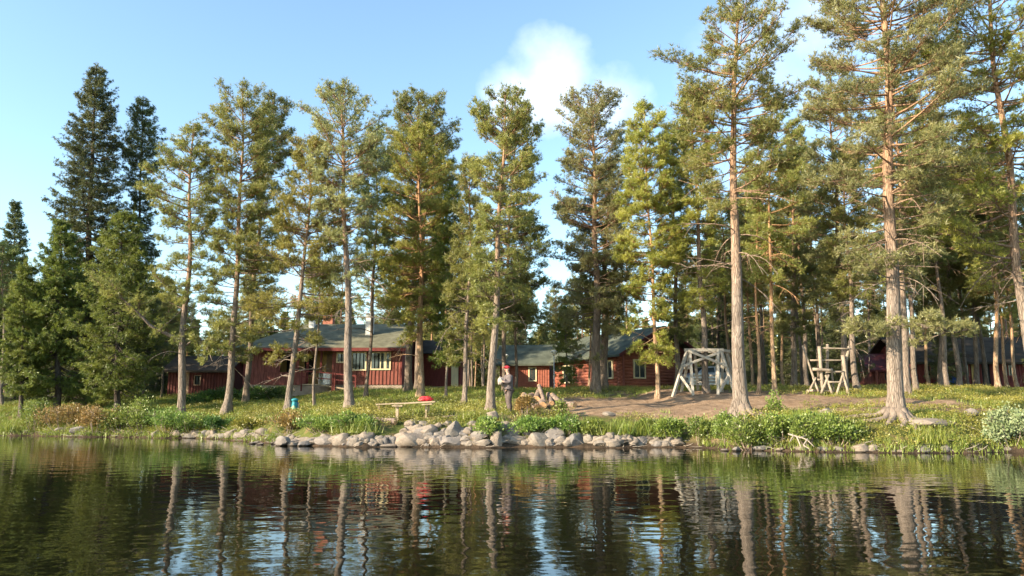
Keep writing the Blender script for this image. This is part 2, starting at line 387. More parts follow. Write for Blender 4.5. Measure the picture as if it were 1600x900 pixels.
    for lp, lr, lw in limbs:             # traced big limbs
        lp = np.asarray(lp, float); ts = np.linspace(0, 1, 10); tt = np.linspace(0, 1, len(lp))
        sp = np.stack([np.interp(ts, tt, lp[:, i]) for i in range(3)], -1)
        v, q = tubes_np(sp[None], np.linspace(lr, lr*.3, 10)[None], 7); A.add(v, q)
        for k in range(int(lw*10)):
            c0 = sp[rng.integers(4, 10)]; az = rng.uniform(0, 6.3); Lb = lw*rng.uniform(.4, 1)
            sN = np.linspace(0, 1, 4); e0 = rng.uniform(-.3, .7)
            pts = np.stack([c0[0]+math.cos(az)*Lb*sN, c0[1]+math.sin(az)*Lb*sN, c0[2]+Lb*sN*e0], -1)
            v, q = tubes_np(pts[None], np.linspace(.02, .006, 4)[None], 4); A.add(v, q); foliate(pts, Lb, .3, rng.uniform(.2, .9))
    dz0, dz1 = deadz or (max(1.5, zmin-2.5), zmin+H_*.35)
    for k in range(dead):                # bare dead branches, with forked tips
        zb = rng.uniform(dz0, dz1); az = rng.uniform(0, 6.3); Lb = rng.uniform(.7, 2.3); o = at(zb); sN = np.linspace(0, 1, 7)
        e0 = rng.uniform(-.2, .5); cv = rng.uniform(-.9, .1)
        kx = rng.normal(0, .12*Lb)
        pts = np.stack([o[0]+math.cos(az)*Lb*sN-math.sin(az)*kx*np.sin(sN*4), o[1]+math.sin(az)*Lb*sN+math.cos(az)*kx*np.sin(sN*4), o[2]+Lb*(e0*sN+cv*sN**2)], -1)
        v, q = tubes_np(pts[None], np.linspace(.026, .008, 7)[None], 5); A.add(v, q)
        for j in range(rng.integers(3, 7)):
            i0 = rng.integers(2, 6); l2 = Lb*rng.uniform(.15, .4); d2 = nrm(pts[i0+1 if i0 < 6 else i0]-pts[i0-1]+rng.normal(0, .5, 3))
            p2 = pts[i0]+d2*l2*np.array([0, .5, 1])[:, None]+np.array([0, 0, -1])*(l2*.25*np.array([0, .25, 1]))[:, None]
            v, q = tubes_np(p2[None], np.array([[.012, .008, .004]]), 3); A.add(v, q)
    tw, tr = np.concatenate(twP), np.concatenate(twR); v, q = tubes_np(tw, tr, 3); A.add(v, q)
    P = np.concatenate(TP); D = np.concatenate(TD); vals = np.concatenate(TV)
    need = need if not spruce else max(6, need-2)
    V = needles(rng, P, D, need, nl or (.17 if not spruce else .13), .021 if not spruce else .024, 0.55 if not spruce else .55)
    return A.mesh('trunk'), crownmesh('crown', V, rng, need, vals)
def px_tree(seed, base, pts, r, outl, label, leaf='pine', bark='bark', spruce=False, d=None, limbs=(), name=None, cat=None, group=None, **kw):
    rng = np.random.default_rng(seed)
    if d is None: b = G(*base); d = b[1]
    else: b = W(base[0], base[1], d); b[2] = gnd(b[0], d)
    path = [(0, 0, -.1)]
    for p in pts:
        q = W(p[0], p[1], d)-b; path.append((q[0], 0, q[2]))
    pa = np.array(path)
    out = []
    for (py, xl, xr) in outl:
        zc = W(800, py, d)[2]-b[2]; cx = np.interp(zc, pa[:, 2], pa[:, 0])
        l_, r_ = W(xl, py, d)[0]-b[0], W(xr, py, d)[0]-b[0]
        out.append((zc, max(cx-l_, .03), max(r_-cx, .03)))
    lm = [([W(x, y, d+dy)-b for (x, y, dy) in lp], lr, lw) for lp, lr, lw in limbs]
    tm, cm = grow(rng, path, r, out, spruce=spruce, limbs=lm, **kw)
    t = thing(name or ('spruce_tree' if spruce else 'pine_tree'), label, cat or ('spruce tree' if spruce else 'pine tree'), b, group=group)
    link('trunk', tm, M[bark], t); link('crown', cm, M[leaf], t)
    return t
S = dict(spruce=True, bark='bark_spruce')
px_tree(1, (22, 612), [(22, 318)], .16, [(318, 20, 24), (360, 8, 36), (420, -6, 46), (500, -16, 56), (595, -14, 52)], 'small pointed dark spruce at the far left end of the treeline', leaf='spruce', d=50, **S)
px_tree(2, (128, 622), [(140, 350), (150, 104)], .30, [(104, 146, 155), (135, 134, 170), (180, 122, 186), (240, 98, 194), (320, 92, 196), (400, 80, 206), (500, 58, 216), (600, 60, 210)], 'tallest dark spruce of the left bank with a pointed top', leaf='spruce', d=43, dens=.95, **S)
px_tree(3, (90, 625), [(94, 345)], .20, [(345, 90, 99), (400, 68, 120), (460, 48, 140), (530, 30, 152), (608, 34, 150)], 'broad light green spruce in front of the tallest dark spruce', leaf='spruce_light', d=40, dens=1.2, **S)
px_tree(4, (34, 642), [(40, 410)], .13, [(410, 36, 46), (460, 22, 60), (530, 8, 70), (606, 8, 72)], 'light green spruce with a bare pale foot beside the left edge of the photo', leaf='spruce_light', d=39, dens=1.1, **S)
px_tree(5, (213, 622), [(215, 400), (224, 158)], .17, [(158, 219, 228), (185, 205, 242), (225, 194, 251), (285, 198, 250), (320, 208, 238), (370, 200, 245), (440, 185, 255), (560, 182, 262)], 'slim spruce with a tufted top and a thin middle right of the tallest spruce', leaf='spruce', d=45, dens=.8, **S)
px_tree(6, (184, 635), [(186, 500), (192, 330)], .17, [(330, 186, 198), (380, 160, 226), (440, 138, 250), (500, 124, 262), (560, 128, 266), (606, 150, 236)], 'wide olive green conifer with hanging boughs behind the young birch', leaf='spruce_light', d=37.5, dens=1.0, **S)
px_tree(7, (4, 622), [(4, 560), (6, 385)], .16, [(378, 0, 12), (400, -20, 26), (440, -24, 30), (490, -16, 24)], 'reddish trunked pine cut by the left edge of the photo', leaf='pine_dark', d=44)
px_tree(11, (283, 641), [(285, 580), (287, 520), (295, 400), (299, 280), (300, 200)], .22, [(200, 294, 306), (215, 278, 318), (240, 262, 330), (290, 240, 334), (320, 232, 336), (350, 262, 325), (420, 252, 335), (470, 236, 328), (505, 270, 312)],
    'forked pine with one heavy limb reaching left over the water', leaf='pine', d=35.8, dens=.85, dead=7, limbs=[([(287, 535, 0), (262, 522, -.3), (238, 512, -.6), (222, 495, -.9), (205, 478, -1.1), (185, 462, -1.3)], .10, 1.35), ([(290, 540, 0), (310, 525, -.2), (325, 545, -.5), (332, 565, -.8)], .05, 1.0)], flare=1.35)
px_tree(12, (353, 647), [(360, 590), (368, 470), (373, 370), (377, 260), (380, 144)], .21, [(142, 368, 392), (155, 345, 405), (180, 334, 415), (230, 322, 424), (300, 328, 425), (360, 340, 428), (430, 330, 430), (500, 318, 422), (555, 330, 400)], 'pine with a dense rounded top left of the main red cabin', leaf='pine', dead=5, flare=1.9, dens=1.05)
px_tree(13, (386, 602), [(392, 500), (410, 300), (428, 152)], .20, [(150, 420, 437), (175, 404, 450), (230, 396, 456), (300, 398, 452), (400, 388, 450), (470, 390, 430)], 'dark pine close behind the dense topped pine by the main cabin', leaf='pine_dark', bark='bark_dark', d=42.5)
px_tree(14, (449, 645), [(458, 560), (474, 430), (482, 330), (487, 220)], .17, [(216, 478, 496), (250, 450, 520), (300, 440, 535), (350, 428, 538), (410, 408, 530), (460, 386, 528), (510, 392, 512), (555, 430, 500)], 'leaning pale trunked pine in front of the cabin porch', leaf='pine_yellow', dead=7, dens=.9)
px_tree(15, (491, 637), [(493, 560), (497, 480), (503, 380)], .085, [(378, 498, 508), (410, 488, 522), (460, 482, 522), (500, 484, 516)], 'thin straight young pine between the leaning pine and the grey pine', leaf='pine', dead=3)
px_tree(16, (547, 642), [(544, 500), (539, 350), (535, 230), (533, 146)], .235, [(144, 524, 544), (158, 500, 562), (185, 474, 588), (215, 466, 604), (260, 480, 600), (310, 492, 590), (380, 498, 585), (440, 515, 560)], 'grey trunked pine with an open flat crown before the main cabin windows', leaf='pine_grey', dens=.8, dead=12, deadz=(4, 9))
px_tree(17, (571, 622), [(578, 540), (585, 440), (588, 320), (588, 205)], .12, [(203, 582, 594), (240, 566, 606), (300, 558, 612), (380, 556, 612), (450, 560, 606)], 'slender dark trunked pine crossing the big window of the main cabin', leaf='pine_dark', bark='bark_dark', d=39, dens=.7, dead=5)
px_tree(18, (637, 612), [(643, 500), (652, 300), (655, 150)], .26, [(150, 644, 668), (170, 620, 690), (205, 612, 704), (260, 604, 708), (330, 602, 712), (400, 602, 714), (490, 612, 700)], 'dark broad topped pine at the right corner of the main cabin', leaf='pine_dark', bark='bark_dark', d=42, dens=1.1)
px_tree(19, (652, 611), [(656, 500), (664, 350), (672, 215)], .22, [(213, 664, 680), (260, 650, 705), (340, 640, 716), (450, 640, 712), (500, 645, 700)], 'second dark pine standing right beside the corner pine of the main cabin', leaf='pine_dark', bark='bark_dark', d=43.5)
px_tree(20, (657, 623), [(658, 500), (657, 350), (655, 200)], .20, [(198, 649, 662), (220, 635, 676), (260, 614, 694), (320, 600, 704), (380, 592, 712), (450, 594, 704), (525, 610, 684)], 'yellow green cone shaped pine behind the plank table', leaf='pine_yellow', bark='bark_orange', d=37, dead=6)
px_tree(21, (697, 622), [(701, 530), (705, 430), (708, 290)], .075, [(288, 703, 713), (340, 688, 730), (420, 676, 742), (500, 670, 740), (560, 678, 722)], 'young bright green spruce with a thin pale stem beside the shaded wing', leaf='spruce_light', d=37, dens=.7, spruce=True, bark='bark')
px_tree(22, (725, 633), [(729, 550), (732, 450), (735, 350), (735, 250)], .13, [(248, 729, 741), (300, 714, 750), (380, 706, 756), (460, 698, 760), (530, 700, 762), (560, 710, 750)], 'medium pine with low fresh green boughs left of the standing person', leaf='pine', dead=8, deadz=(2, 4.5))
px_tree(23, (767, 645), [(773, 500), (779, 380), (785, 260), (790, 148)], .20, [(146, 783, 798), (160, 760, 818), (185, 740, 832), (240, 732, 840), (290, 738, 843), (350, 744, 842), (410, 736, 848), (470, 738, 846), (510, 750, 820)], 'tall pine right beside the standing person', leaf='pine', dead=7, dens=1.05)
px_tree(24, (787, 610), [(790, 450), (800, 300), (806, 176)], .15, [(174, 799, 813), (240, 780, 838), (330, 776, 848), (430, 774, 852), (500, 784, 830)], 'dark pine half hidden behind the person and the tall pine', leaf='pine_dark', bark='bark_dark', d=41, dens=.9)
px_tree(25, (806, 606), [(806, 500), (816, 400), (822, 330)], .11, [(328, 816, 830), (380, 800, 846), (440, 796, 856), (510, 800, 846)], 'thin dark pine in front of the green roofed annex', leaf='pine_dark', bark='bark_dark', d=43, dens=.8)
px_tree(26, (932, 612), [(932, 450), (929, 300), (925, 153)], .31, [(150, 906, 942), (162, 882, 964), (190, 876, 972), (235, 868, 982), (265, 880, 972), (310, 866, 988), (370, 862, 992), (430, 858, 984), (500, 864, 974), (545, 885, 955)], 'massive pine with a wispy grey green crown before the log cabin', leaf='pine_grey', d=41, dens=.85, dead=8, bark='bark_dark')
px_tree(27, (944, 611), [(944, 500), (946, 400), (952, 262)], .30, [(260, 940, 962), (330, 915, 985), (420, 905, 992), (510, 910, 980)], 'dark thick pine standing close behind the massive pine', leaf='pine_dark', bark='bark_dark', d=43, dens=.8)
px_tree(28, (921, 608), [(922, 520), (923, 400)], .09, [(398, 918, 928), (440, 902, 944), (500, 904, 942)], 'thin orange trunked pine left of the massive pine', leaf='pine', bark='bark_orange', d=44, dens=.8)
px_tree(29, (885, 606), [(884, 560), (884, 478)], .07, [(476, 881, 888), (510, 868, 900), (550, 862, 908), (592, 866, 906)], 'young spruce with thin boughs against the log cabin wall', leaf='spruce_light', d=46.5, dens=.5, spruce=True, bark='bark')
px_tree(30, (1028, 622), [(1024, 520), (1020, 440), (1012, 300), (1005, 165)], .135, [(163, 999, 1011), (180, 988, 1026), (230, 984, 1046), (290, 974, 1056), (360, 970, 1064), (430, 972, 1066), (500, 976, 1052), (560, 988, 1040)], 'straight pale orange pine with a bushy yellow green crown left of the swing frame', leaf='pine_yellow', bark='bark_orange', d=36.5, dens=1.15, dead=5)
px_tree(31, (1103, 617), [(1099, 500), (1095, 450), (1088, 300), (1080, 150)], .20, [(148, 1074, 1088), (180, 1060, 1104), (240, 1050, 1122), (320, 1052, 1126), (400, 1050, 1132), (450, 1056, 1130), (490, 1062, 1112)], 'pine with a brown trunk rising in front of the swing frame', leaf='pine_yellow', d=37, dens=1.05, dead=6)
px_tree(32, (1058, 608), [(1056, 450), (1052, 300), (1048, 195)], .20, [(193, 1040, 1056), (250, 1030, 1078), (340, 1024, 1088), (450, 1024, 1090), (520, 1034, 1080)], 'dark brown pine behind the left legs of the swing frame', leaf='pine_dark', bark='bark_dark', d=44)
px_tree(33, (1157, 648), [(1153, 500), (1149, 400), (1147, 250), (1144, 130), (1158, 4)], .30, [(-2, 1148, 1180), (12, 1138, 1204), (35, 1112, 1220), (70, 1104, 1222), (90, 1048, 1252), (130, 1042, 1250), (160, 1058, 1246), (200, 1052, 1236), (260, 1084, 1232), (330, 1106, 1215)], 'very tall grey pine with a domed top standing right on the bank', leaf='pine', dens=.8, dead=20, deadz=(5, 11), flare=1.7, sides=20, whorl=.36)
px_tree(34, (1186, 622), [(1184, 520), (1182, 420), (1180, 300)], .11, [(298, 1175, 1186), (340, 1160, 1200), (390, 1158, 1204), (440, 1166, 1200)], 'thin straight pine just right of the tall bank pine', leaf='pine', bark='bark_orange', d=36.5, dens=.8, dead=8)
px_tree(35, (1210, 624), [(1206, 500), (1203, 400), (1203, 280), (1206, 160)], .13, [(158, 1200, 1214), (200, 1182, 1236), (260, 1172, 1256), (330, 1168, 1260), (400, 1170, 1250), (440, 1180, 1236)], 'slim orange pine between the tall bank pine and the log frame', leaf='pine', bark='bark_orange', d=35.5, dead=8)
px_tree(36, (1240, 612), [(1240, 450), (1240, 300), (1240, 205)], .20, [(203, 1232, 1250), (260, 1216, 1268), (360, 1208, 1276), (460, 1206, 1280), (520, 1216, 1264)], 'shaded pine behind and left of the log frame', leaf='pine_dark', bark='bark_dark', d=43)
px_tree(37, (1322, 616), [(1316, 500), (1308, 350), (1300, 200), (1296, 102)], .19, [(100, 1290, 1304), (130, 1270, 1322), (180, 1258, 1336), (250, 1252, 1344), (340, 1252, 1350), (430, 1258, 1340), (500, 1280, 1330)], 'left one of two pines growing through the log frame', leaf='pine_grey', d=38.5, dead=8, dens=.9)
px_tree(38, (1339, 619), [(1329, 480), (1324, 380), (1318, 232)], .18, [(230, 1312, 1326), (280, 1294, 1342), (350, 1288, 1352), (440, 1284, 1354), (480, 1296, 1346)], 'right one of two pines growing through the log frame', leaf='pine', d=37, dead=8, dens=.8)
px_tree(39, (1401, 655), [(1394, 450), (1389, 250), (1384, 60), (1380, -80), (1378, -200)], .31, [(-200, 1368, 1390), (-120, 1320, 1450), (-30, 1290, 1490), (60, 1282, 1510), (130, 1266, 1520), (200, 1272, 1500), (290, 1292, 1486), (370, 1320, 1450), (420, 1320, 1460), (450, 1346, 1440)], 'huge pine with spreading roots on the right bank, topped out of the photo', leaf='pine_grey', dens=.8, dead=30, deadz=(4.5, 9.5), flare=1.5, sides=24, limbs=[([(1398, 515, 0), (1430, 505, -.5), (1465, 515, -1.), (1490, 520, -1.3)], .05, 1.1), ([(1396, 500, 0), (1370, 520, -.5), (1345, 512, -.8)], .05, .9)], whorl=.38)
px_tree(40, (1418, 628), [(1412, 500), (1408, 350), (1400, 200), (1396, 70)], .19, [(68, 1388, 1404), (130, 1370, 1430), (230, 1364, 1456), (340, 1372, 1464), (430, 1380, 1456)], 'paler pine directly behind the huge rooted pine', leaf='pine', d=34.5, dead=6)
px_tree(41, (1618, 655), [(1600, 480), (1577, 290), (1556, 100), (1543, -20), (1530, -150)], .23, [(-152, 1520, 1545), (-80, 1480, 1600), (0, 1446, 1630), (70, 1444, 1650), (150, 1476, 1660), (230, 1462, 1680), (310, 1446, 1700), (380, 1462, 1700), (440, 1520, 1690)], 'leaning bare limbed pine at the right edge of the photo', leaf='pine_yellow', d=26.2, dens=.85, dead=26, deadz=(4, 9), whorl=.36)
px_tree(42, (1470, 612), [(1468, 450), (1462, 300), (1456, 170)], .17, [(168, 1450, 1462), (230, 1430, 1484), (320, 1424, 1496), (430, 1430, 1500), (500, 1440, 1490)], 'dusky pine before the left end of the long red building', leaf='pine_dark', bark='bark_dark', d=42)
px_tree(43, (1560, 614), [(1556, 480), (1550, 330), (1542, 200)], .15, [(198, 1536, 1548), (260, 1514, 1572), (360, 1508, 1584), (450, 1516, 1580)], 'slim sunlit trunk before the right end of the long red building', leaf='pine', bark='bark_orange', d=39.5)
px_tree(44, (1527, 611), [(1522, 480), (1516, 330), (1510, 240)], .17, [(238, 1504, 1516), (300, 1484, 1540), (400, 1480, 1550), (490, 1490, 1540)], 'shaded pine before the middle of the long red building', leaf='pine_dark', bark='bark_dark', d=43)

# ---- the forest behind: a few source trees, then copies
def src(seed, h, r, cz, wd, leaf, bark, spruce=False, dens=.8, dead=6):
    rng = np.random.default_rng(seed); b = rng.uniform(-.4, .4)
    path = [(0, 0, -.1), (b*.3, 0, h*.5), (b, 0, h)]
    o = [(cz, wd*.5, wd*.5), (cz+(h-cz)*.25, wd, wd*.95), (cz+(h-cz)*.6, wd*.8, wd*.9), (cz+(h-cz)*.9, wd*.4, wd*.4), (h, .08, .08)] if not spruce else [(cz, wd*.9, wd), (cz+(h-cz)*.2, wd, wd*.9), (h, .06, .06)]
    tm, cm = grow(rng, path, r, o, spruce=spruce, dens=dens, dead=dead, need=8, sides=8, flare=1.25)
    t = thing('spruce_tree' if spruce else 'pine_tree', 'x', 'spruce tree' if spruce else 'pine tree', (0, 0, 0))
    link('trunk', tm, M[bark], t); link('crown', cm, M[leaf], t); return t, h
POOL = [src(101, 15, .17, 7, 1.7, 'pine_dark', 'bark_dark'), src(102, 14, .15, 5.5, 1.5, 'pine', 'bark_dark'), src(103, 16.5, .19, 8, 1.9, 'pine_dark', 'bark'),
        src(104, 13, .13, 5, 1.4, 'pine', 'bark_orange'), src(105, 9, .14, .6, 1.5, 'spruce', 'bark_spruce', True), src(106, 6, .10, .4, 1.2, 'spruce', 'bark_spruce', True)]
rb = np.random.default_rng(77); used = [False]*len(POOL); placed = []
def bgtree(k, x, y, sc, zone):
    t, h = POOL[k]; z = gnd(x, y)
    px = x/y/.99*F+800
    where = next(t_ for lim, t_ in ((-20, 'outside the left edge beyond the spruces'), (120, 'behind the far left spruces'), (250, 'behind the tallest spruce'), (385, 'behind the low dark red shed'), (500, 'behind the porch of the main cabin'), (640, 'behind the big windows of the main cabin'), (760, 'behind the shaded cabin wing'),
        (860, 'behind the green roofed annex'), (960, 'behind the lit wall of the log cabin'), (1060, 'behind the gable of the log cabin'), (1150, 'behind the swing frame'), (1250, 'between the swing frame and the log frame'), (1345, 'behind the log frame'), (1430, 'behind the red hut'), (1500, 'by the blue barrel porch'), (1560, 'by the middle of the long red building'), (9999, 'by the right end of the long red building')) if px < lim)
    kind_ = ['dark topped pine', 'dark stemmed green pine', 'grey stemmed pine', 'orange stemmed pine', 'tall forest spruce', 'low forest spruce'][k]
    lab = ('taller ' if sc > .97 else 'smaller ')+kind_.replace('tall ', '').replace('low ', 'young ')+' '+('close ' if y < 50 else '' if y < 68 else 'farther ')+where
    rz = rb.uniform(0, 6.3)
    if not used[k]: o = t; used[k] = True; o.location = (x, y, z); o.rotation_euler = (0, 0, rz); o.scale = (sc, sc, sc)
    else: o = copy_tree(t, (x, y, z), rz, sc)
    tag(o, lab, group='forest '+where); placed.append((x, y))
def hidden(x, y):                       # keep clear of the buildings
    return (-20 < x < -2.5 and y < 57) or (-2 < x < 14 and y < 58.5) or (16 < x < 23 and 42 < y < 55 and x > 24) or (22 < x < 37 and 46 < y < 57)
def far_tree(px, d, k=None, ytop=None):
    x = (px-800)/F*d*.99; y = d
    if hidden(x, y) or any((x-a)**2+(y-b)**2 < 1.2 for a, b in placed): return
    zone = 0 if px < 1000 else 1 if px < 1345 else 2
    if k is None: k = int(rb.choice([0, 1, 2, 3, 4, 5], p=[.24, .2, .2, .12, .14, .10]))
    h = POOL[k][1]; sc = rb.uniform(.82, 1.12)
    if ytop is not None:
        zt = W(px, ytop, d)[2]-gnd(x, y); sc = min(sc, zt/h)
        if sc < .4: return
    bgtree(k, x, y, sc, zone)
def ylim(px):
    return float(np.interp(px, [0, 200, 260, 330, 420, 560, 700, 770, 825, 860, 890, 960, 1010, 1130, 1260, 1400, 1700], [420, 400, 430, 500, 330, 350, 360, 380, 400, 432, 420, 330, 250, 230, 230, 200, 180]))
for i in range(105):
    px = rb.uniform(-60, 1000); d = rb.uniform(58, 95); far_tree(px, d, ytop=ylim(px)+rb.uniform(0, 60))
for i in range(34):
    px = rb.uniform(-80, 330); d = rb.uniform(47, 62); far_tree(px, d, ytop=ylim(px)+rb.uniform(0, 60))
for i in range(50):
    px = rb.uniform(1060, 1345); d = rb.uniform(46, 85); far_tree(px, d, ytop=ylim(px)+rb.uniform(0, 120))
for i in range(64):
    px = rb.uniform(1345, 1680); d = rb.uniform(40, 80); far_tree(px, d, ytop=ylim(px)+rb.uniform(0, 140))
for px, d in ((1433, 38), (1452, 44), (1482, 40), (1500, 42), (1512, 46), (1543, 44), (1575, 42), (1590, 40.5), (1444, 48), (1283, 47), (1262, 45), (1225, 46), (1176, 46), (1142, 48), (1134, 46)):
    far_tree(px, d, k=int(rb.choice([0, 2, 3])), ytop=ylim(px))
for x_, y_, k_ in ((-36, 41.5, 0), (-39, 44, 2), (-42, 42, 3), (-37.5, 46.5, 4), (-44, 46, 0), (-34.5, 44.5, 1), (-40, 49, 2)): bgtree(k_, x_, y_, .95, 0)  # unseen trees added past the left edge to shade the shed
for k, u in enumerate(used):
    if not u: far_tree(1500+k*7, 70, k)

# the far-off wood on the horizon, one mass
rw = np.random.default_rng(55); FV = []
for i in range(520):
    d = rw.uniform(100, 150); x = rw.uniform(-125, 125)*d/125; z = gnd(x, d); h = rw.uniform(8, 13)
    if abs(x/d-.055) < .04: h *= .8
    k = 420; t = rw.uniform(0, 1, k)**.8; rad = (1-t)*rw.uniform(1.4, 2.4)*rw.uniform(.3, 1, k)+.1; az = rw.uniform(0, 6.3, k)
    P = np.stack([x+np.cos(az)*rad, d+np.sin(az)*rad, z+.3+t*h], -1); D = np.stack([np.cos(az), np.sin(az), rw.uniform(-.6, .3, k)], -1)
    FV.append(needles(rw, P, D, 2, .75, .42, .5))
FV = np.concatenate(FV)
tag(link('far_wood', crownmesh('far_wood', FV, rw, 2), M['pine_dark']), 'far-off dark conifer wood closing the view', kind='stuff')

# roots of the huge pine
def roots(cx, cy, cz, label_parent, specs, rng):
    for az, L_, r_ in specs:
        mb = MB(); n = 9; s_ = np.linspace(0, 1, n); wv = rng.normal(0, .12, 2)
        xs = cx+math.cos(az)*(.22+L_*s_)+wv[0]*np.sin(s_*4)*-math.sin(az); ys = cy+math.sin(az)*(.22+L_*s_)+wv[0]*np.sin(s_*4)*math.cos(az)
        zs = np.array([gnd(a, b) for a, b in zip(xs, ys)])+np.interp(s_, [0, .2, .7, 1], [.34, .10, .02, -.10])
        pts = np.stack([xs, ys, zs], -1)-np.array([cx, cy, cz])
        mb.tube(pts, np.interp(s_, [0, .3, 1], [r_*1.4, r_, r_*.35]), 8, jit=.07, rng=rng)
        mb.build('root', M['rootbark'], label_parent, smooth=True)
M['rootbark'] = simple('root bark', (.21, .165, .13), .9, .35, 9, .02, stretch=(1, 1, .5))
rr_ = np.random.default_rng(9)
for o in list(COL.objects):
    if o.get('label', '').startswith('huge pine'):
        roots(o.location.x, o.location.y, o.location.z, o, [(3.3, 1.3, .09), (3.9, .9, .12), (4.4, .7, .13), (4.9, .8, .12), (5.5, 1.0, .10), (2.8, 1.6, .08), (6.0, .75, .08)], rr_)
    if o.get('label', '').startswith('very tall grey pine'):
        roots(o.location.x, o.location.y, o.location.z, o, [(3.7, .7, .09), (4.6, .6, .11), (5.4, .9, .11), (5.9, .8, .08)], rr_)

# ------------------------------------------------------------------ bushes, saplings, undergrowth
def leaves(rng, P, D, ln, wd):          # pointed leaves as two triangles each
    k = len(P); D = nrm(D); s_ = nrm(np.cross(D, rng.normal(size=(k, 3))))*(wd*rng.uniform(.7, 1.2, (k, 1)))*.5
    l_ = ln*rng.uniform(.7, 1.25, (k, 1)); m_ = P+D*l_*.45
    V = np.stack([P, m_-s_, m_+s_, m_-s_, P+D*l_, m_+s_], 1).reshape(-1, 3); return V
def bush_mesh(rng, w_, dp, h, n, ln=.085, wd=.05, lumps=9):
    """stems fan out of the ground, each lump of leaves sits on stems"""
    A = Acc(); P = []; D = []; vals = []
    for k in range(lumps):
        a = rng.uniform(0, 6.3); q = math.sqrt(rng.uniform(0, 1)); c = np.array([math.cos(a)*w_*.42*q, math.sin(a)*dp*.42*q, h*rng.uniform(.35, .82)*(1-.35*q*q)])
        s_ = np.linspace(0, 1, 5)[:, None]; st = np.array([c[0]*.35, c[1]*.35, -.12])+(c-np.array([c[0]*.35, c[1]*.35, -.12]))*s_+np.array([c[0], c[1], 0])*.2*np.sin(s_*3)
        v, qd = tubes_np(st[None], np.linspace(.016, .006, 5)[None], 4); A.add(v, qd)
        rad = np.array([w_, dp, h])*rng.uniform(.18, .30)*np.array([1, 1, .85]); m_ = n//lumps
        u = nrm(rng.normal(size=(m_, 3)))*rng.uniform(.35, 1, (m_, 1))**.6
        pp = c+u*rad*(1+.25*rng.normal(size=(m_, 1))); ok = pp[:, 2] > -.02; P.append(pp[ok]); D.append((u+rng.normal(0, .5, u.shape)+[0, 0, .5])[ok])
        vals.append(np.clip(rng.uniform(0, 1)+rng.normal(0, .2, ok.sum()), 0, 1))
        for j in range(6):
            e = c+nrm(rng.normal(size=3)+[0, 0, .8])*rad*rng.uniform(.7, 1.1); tt = np.stack([c, (c+e)/2+rng.normal(0, .02, 3), e])
            v, qd = tubes_np(tt[None], np.array([[.008, .006, .003]]), 3); A.add(v, qd)
    V = leaves(rng, np.concatenate(P), np.concatenate(D), ln, wd)
    return A.mesh('stems'), crownmesh('foliage', V, rng, 2, np.concatenate(vals))
def bush(seed, px, py, w_px, h_px, leaf, label, name='bush', cat='bush', dp=None, n=2400, d=None, group=None, **kw):
    rng = np.random.default_rng(seed); b = G(px, py) if d is None else None
    if d is not None: b = W(px, py, d); b[2] = gnd(b[0], d)
    w_ = w_px/F*b[1]; h = h_px/F*b[1]
    sm, fm = bush_mesh(rng, w_, dp or w_*.6, h, n, **kw)
    t = thing(name, label, cat, b, group=group); link('stems', sm, M['twig'], t); link('foliage', fm, M[leaf], t); return t
BUSHES = [
    (54, 672, 56, 50, 'leaf', 'blue green willow bush at the left end of the bank'),
    (98, 673, 76, 50, 'leaf_brown', 'rusty brown bush beside the blue green willow'),
    (148, 674, 70, 46, 'leaf_brown', 'rust and green bush above two flat shore stones'),
    (192, 674, 60, 44, 'leaf', 'low green bush left of the young birch'),
    (222, 672, 60, 54, 'leaf_bright', 'fresh green bush at the foot of the young birch'),
    (262, 676, 64, 46, 'leaf', 'rounded yellow green bush under the forked pine'),
    (304, 678, 60, 38, 'leaf', 'low yellow green bush right of the forked pine'),
    (342, 676, 44, 30, 'leaf_dark', 'dark low bush at the water below the dense topped pine'),
    (396, 668, 60, 16, 'heathy', 'flat patch of shrub by the plank steps'),
    (450, 676, 62, 34, 'leaf_brown', 'reddish shrub below the leaning pine'),
    (500, 673, 60, 28, 'leaf', 'green shrub below the thin young pine'),
    (548, 674, 64, 32, 'leaf_bright', 'bright grassy shrub below the grey trunked pine'),
    (770, 682, 56, 34, 'leaf_bright', 'bright leafy bush on the rocks below the person'),
    (822, 652, 34, 40, 'leaf_brown', 'dry brown bush right of the person before the logs'),
    (832, 677, 64, 28, 'leaf', 'green bush over the round dark boulder'),
    (884, 676, 54, 30, 'leaf', 'green bush below the cut log ends'),
    (926, 679, 46, 22, 'leaf_bright', 'small bright bush above pale shore stones'),
    (1010, 672, 30, 16, 'leaf', 'little rounded bush on the bare ground edge'),
    (1048, 688, 46, 36, 'leaf', 'green bush where the stone row ends'),
    (1092, 692, 64, 46, 'leaf', 'broad willow bush left of the tall bank pine'),
    (1132, 692, 50, 48, 'leaf_bright', 'bright bush just left of the foot of the tall bank pine'),
    (1174, 701, 66, 56, 'leaf_bright', 'bright willow hanging to the water under the tall bank pine'),
    (1222, 692, 56, 50, 'leaf', 'willow bush above the hollow bank'),
    (1262, 693, 66, 52, 'leaf', 'leafy willow above the bare washed roots'),
    (1306, 694, 62, 50, 'leaf_bright', 'glossy willow at the right end of the willow row'),
    (1336, 688, 34, 34, 'leaf', 'last small green bush above the single shore stone'),
    (1578, 696, 58, 66, 'leaf_grey', 'pale silvery willow at the right edge of the bank'),
    (1612, 690, 60, 62, 'leaf_grey', 'silvery willow half out of the photo'),
    (1556, 694, 34, 34, 'leaf_grey', 'low silvery shoot in front of the silvery willow'),
]
M['heathy'] = M['heath']
for i, (px, py, wp, hp, lf, lab) in enumerate(BUSHES):
    bush(300+i, px, py, wp, hp, lf, lab, n=2600 if wp > 40 else 1200, ln=.095, wd=.05, lumps=12 if wp > 40 else 7)
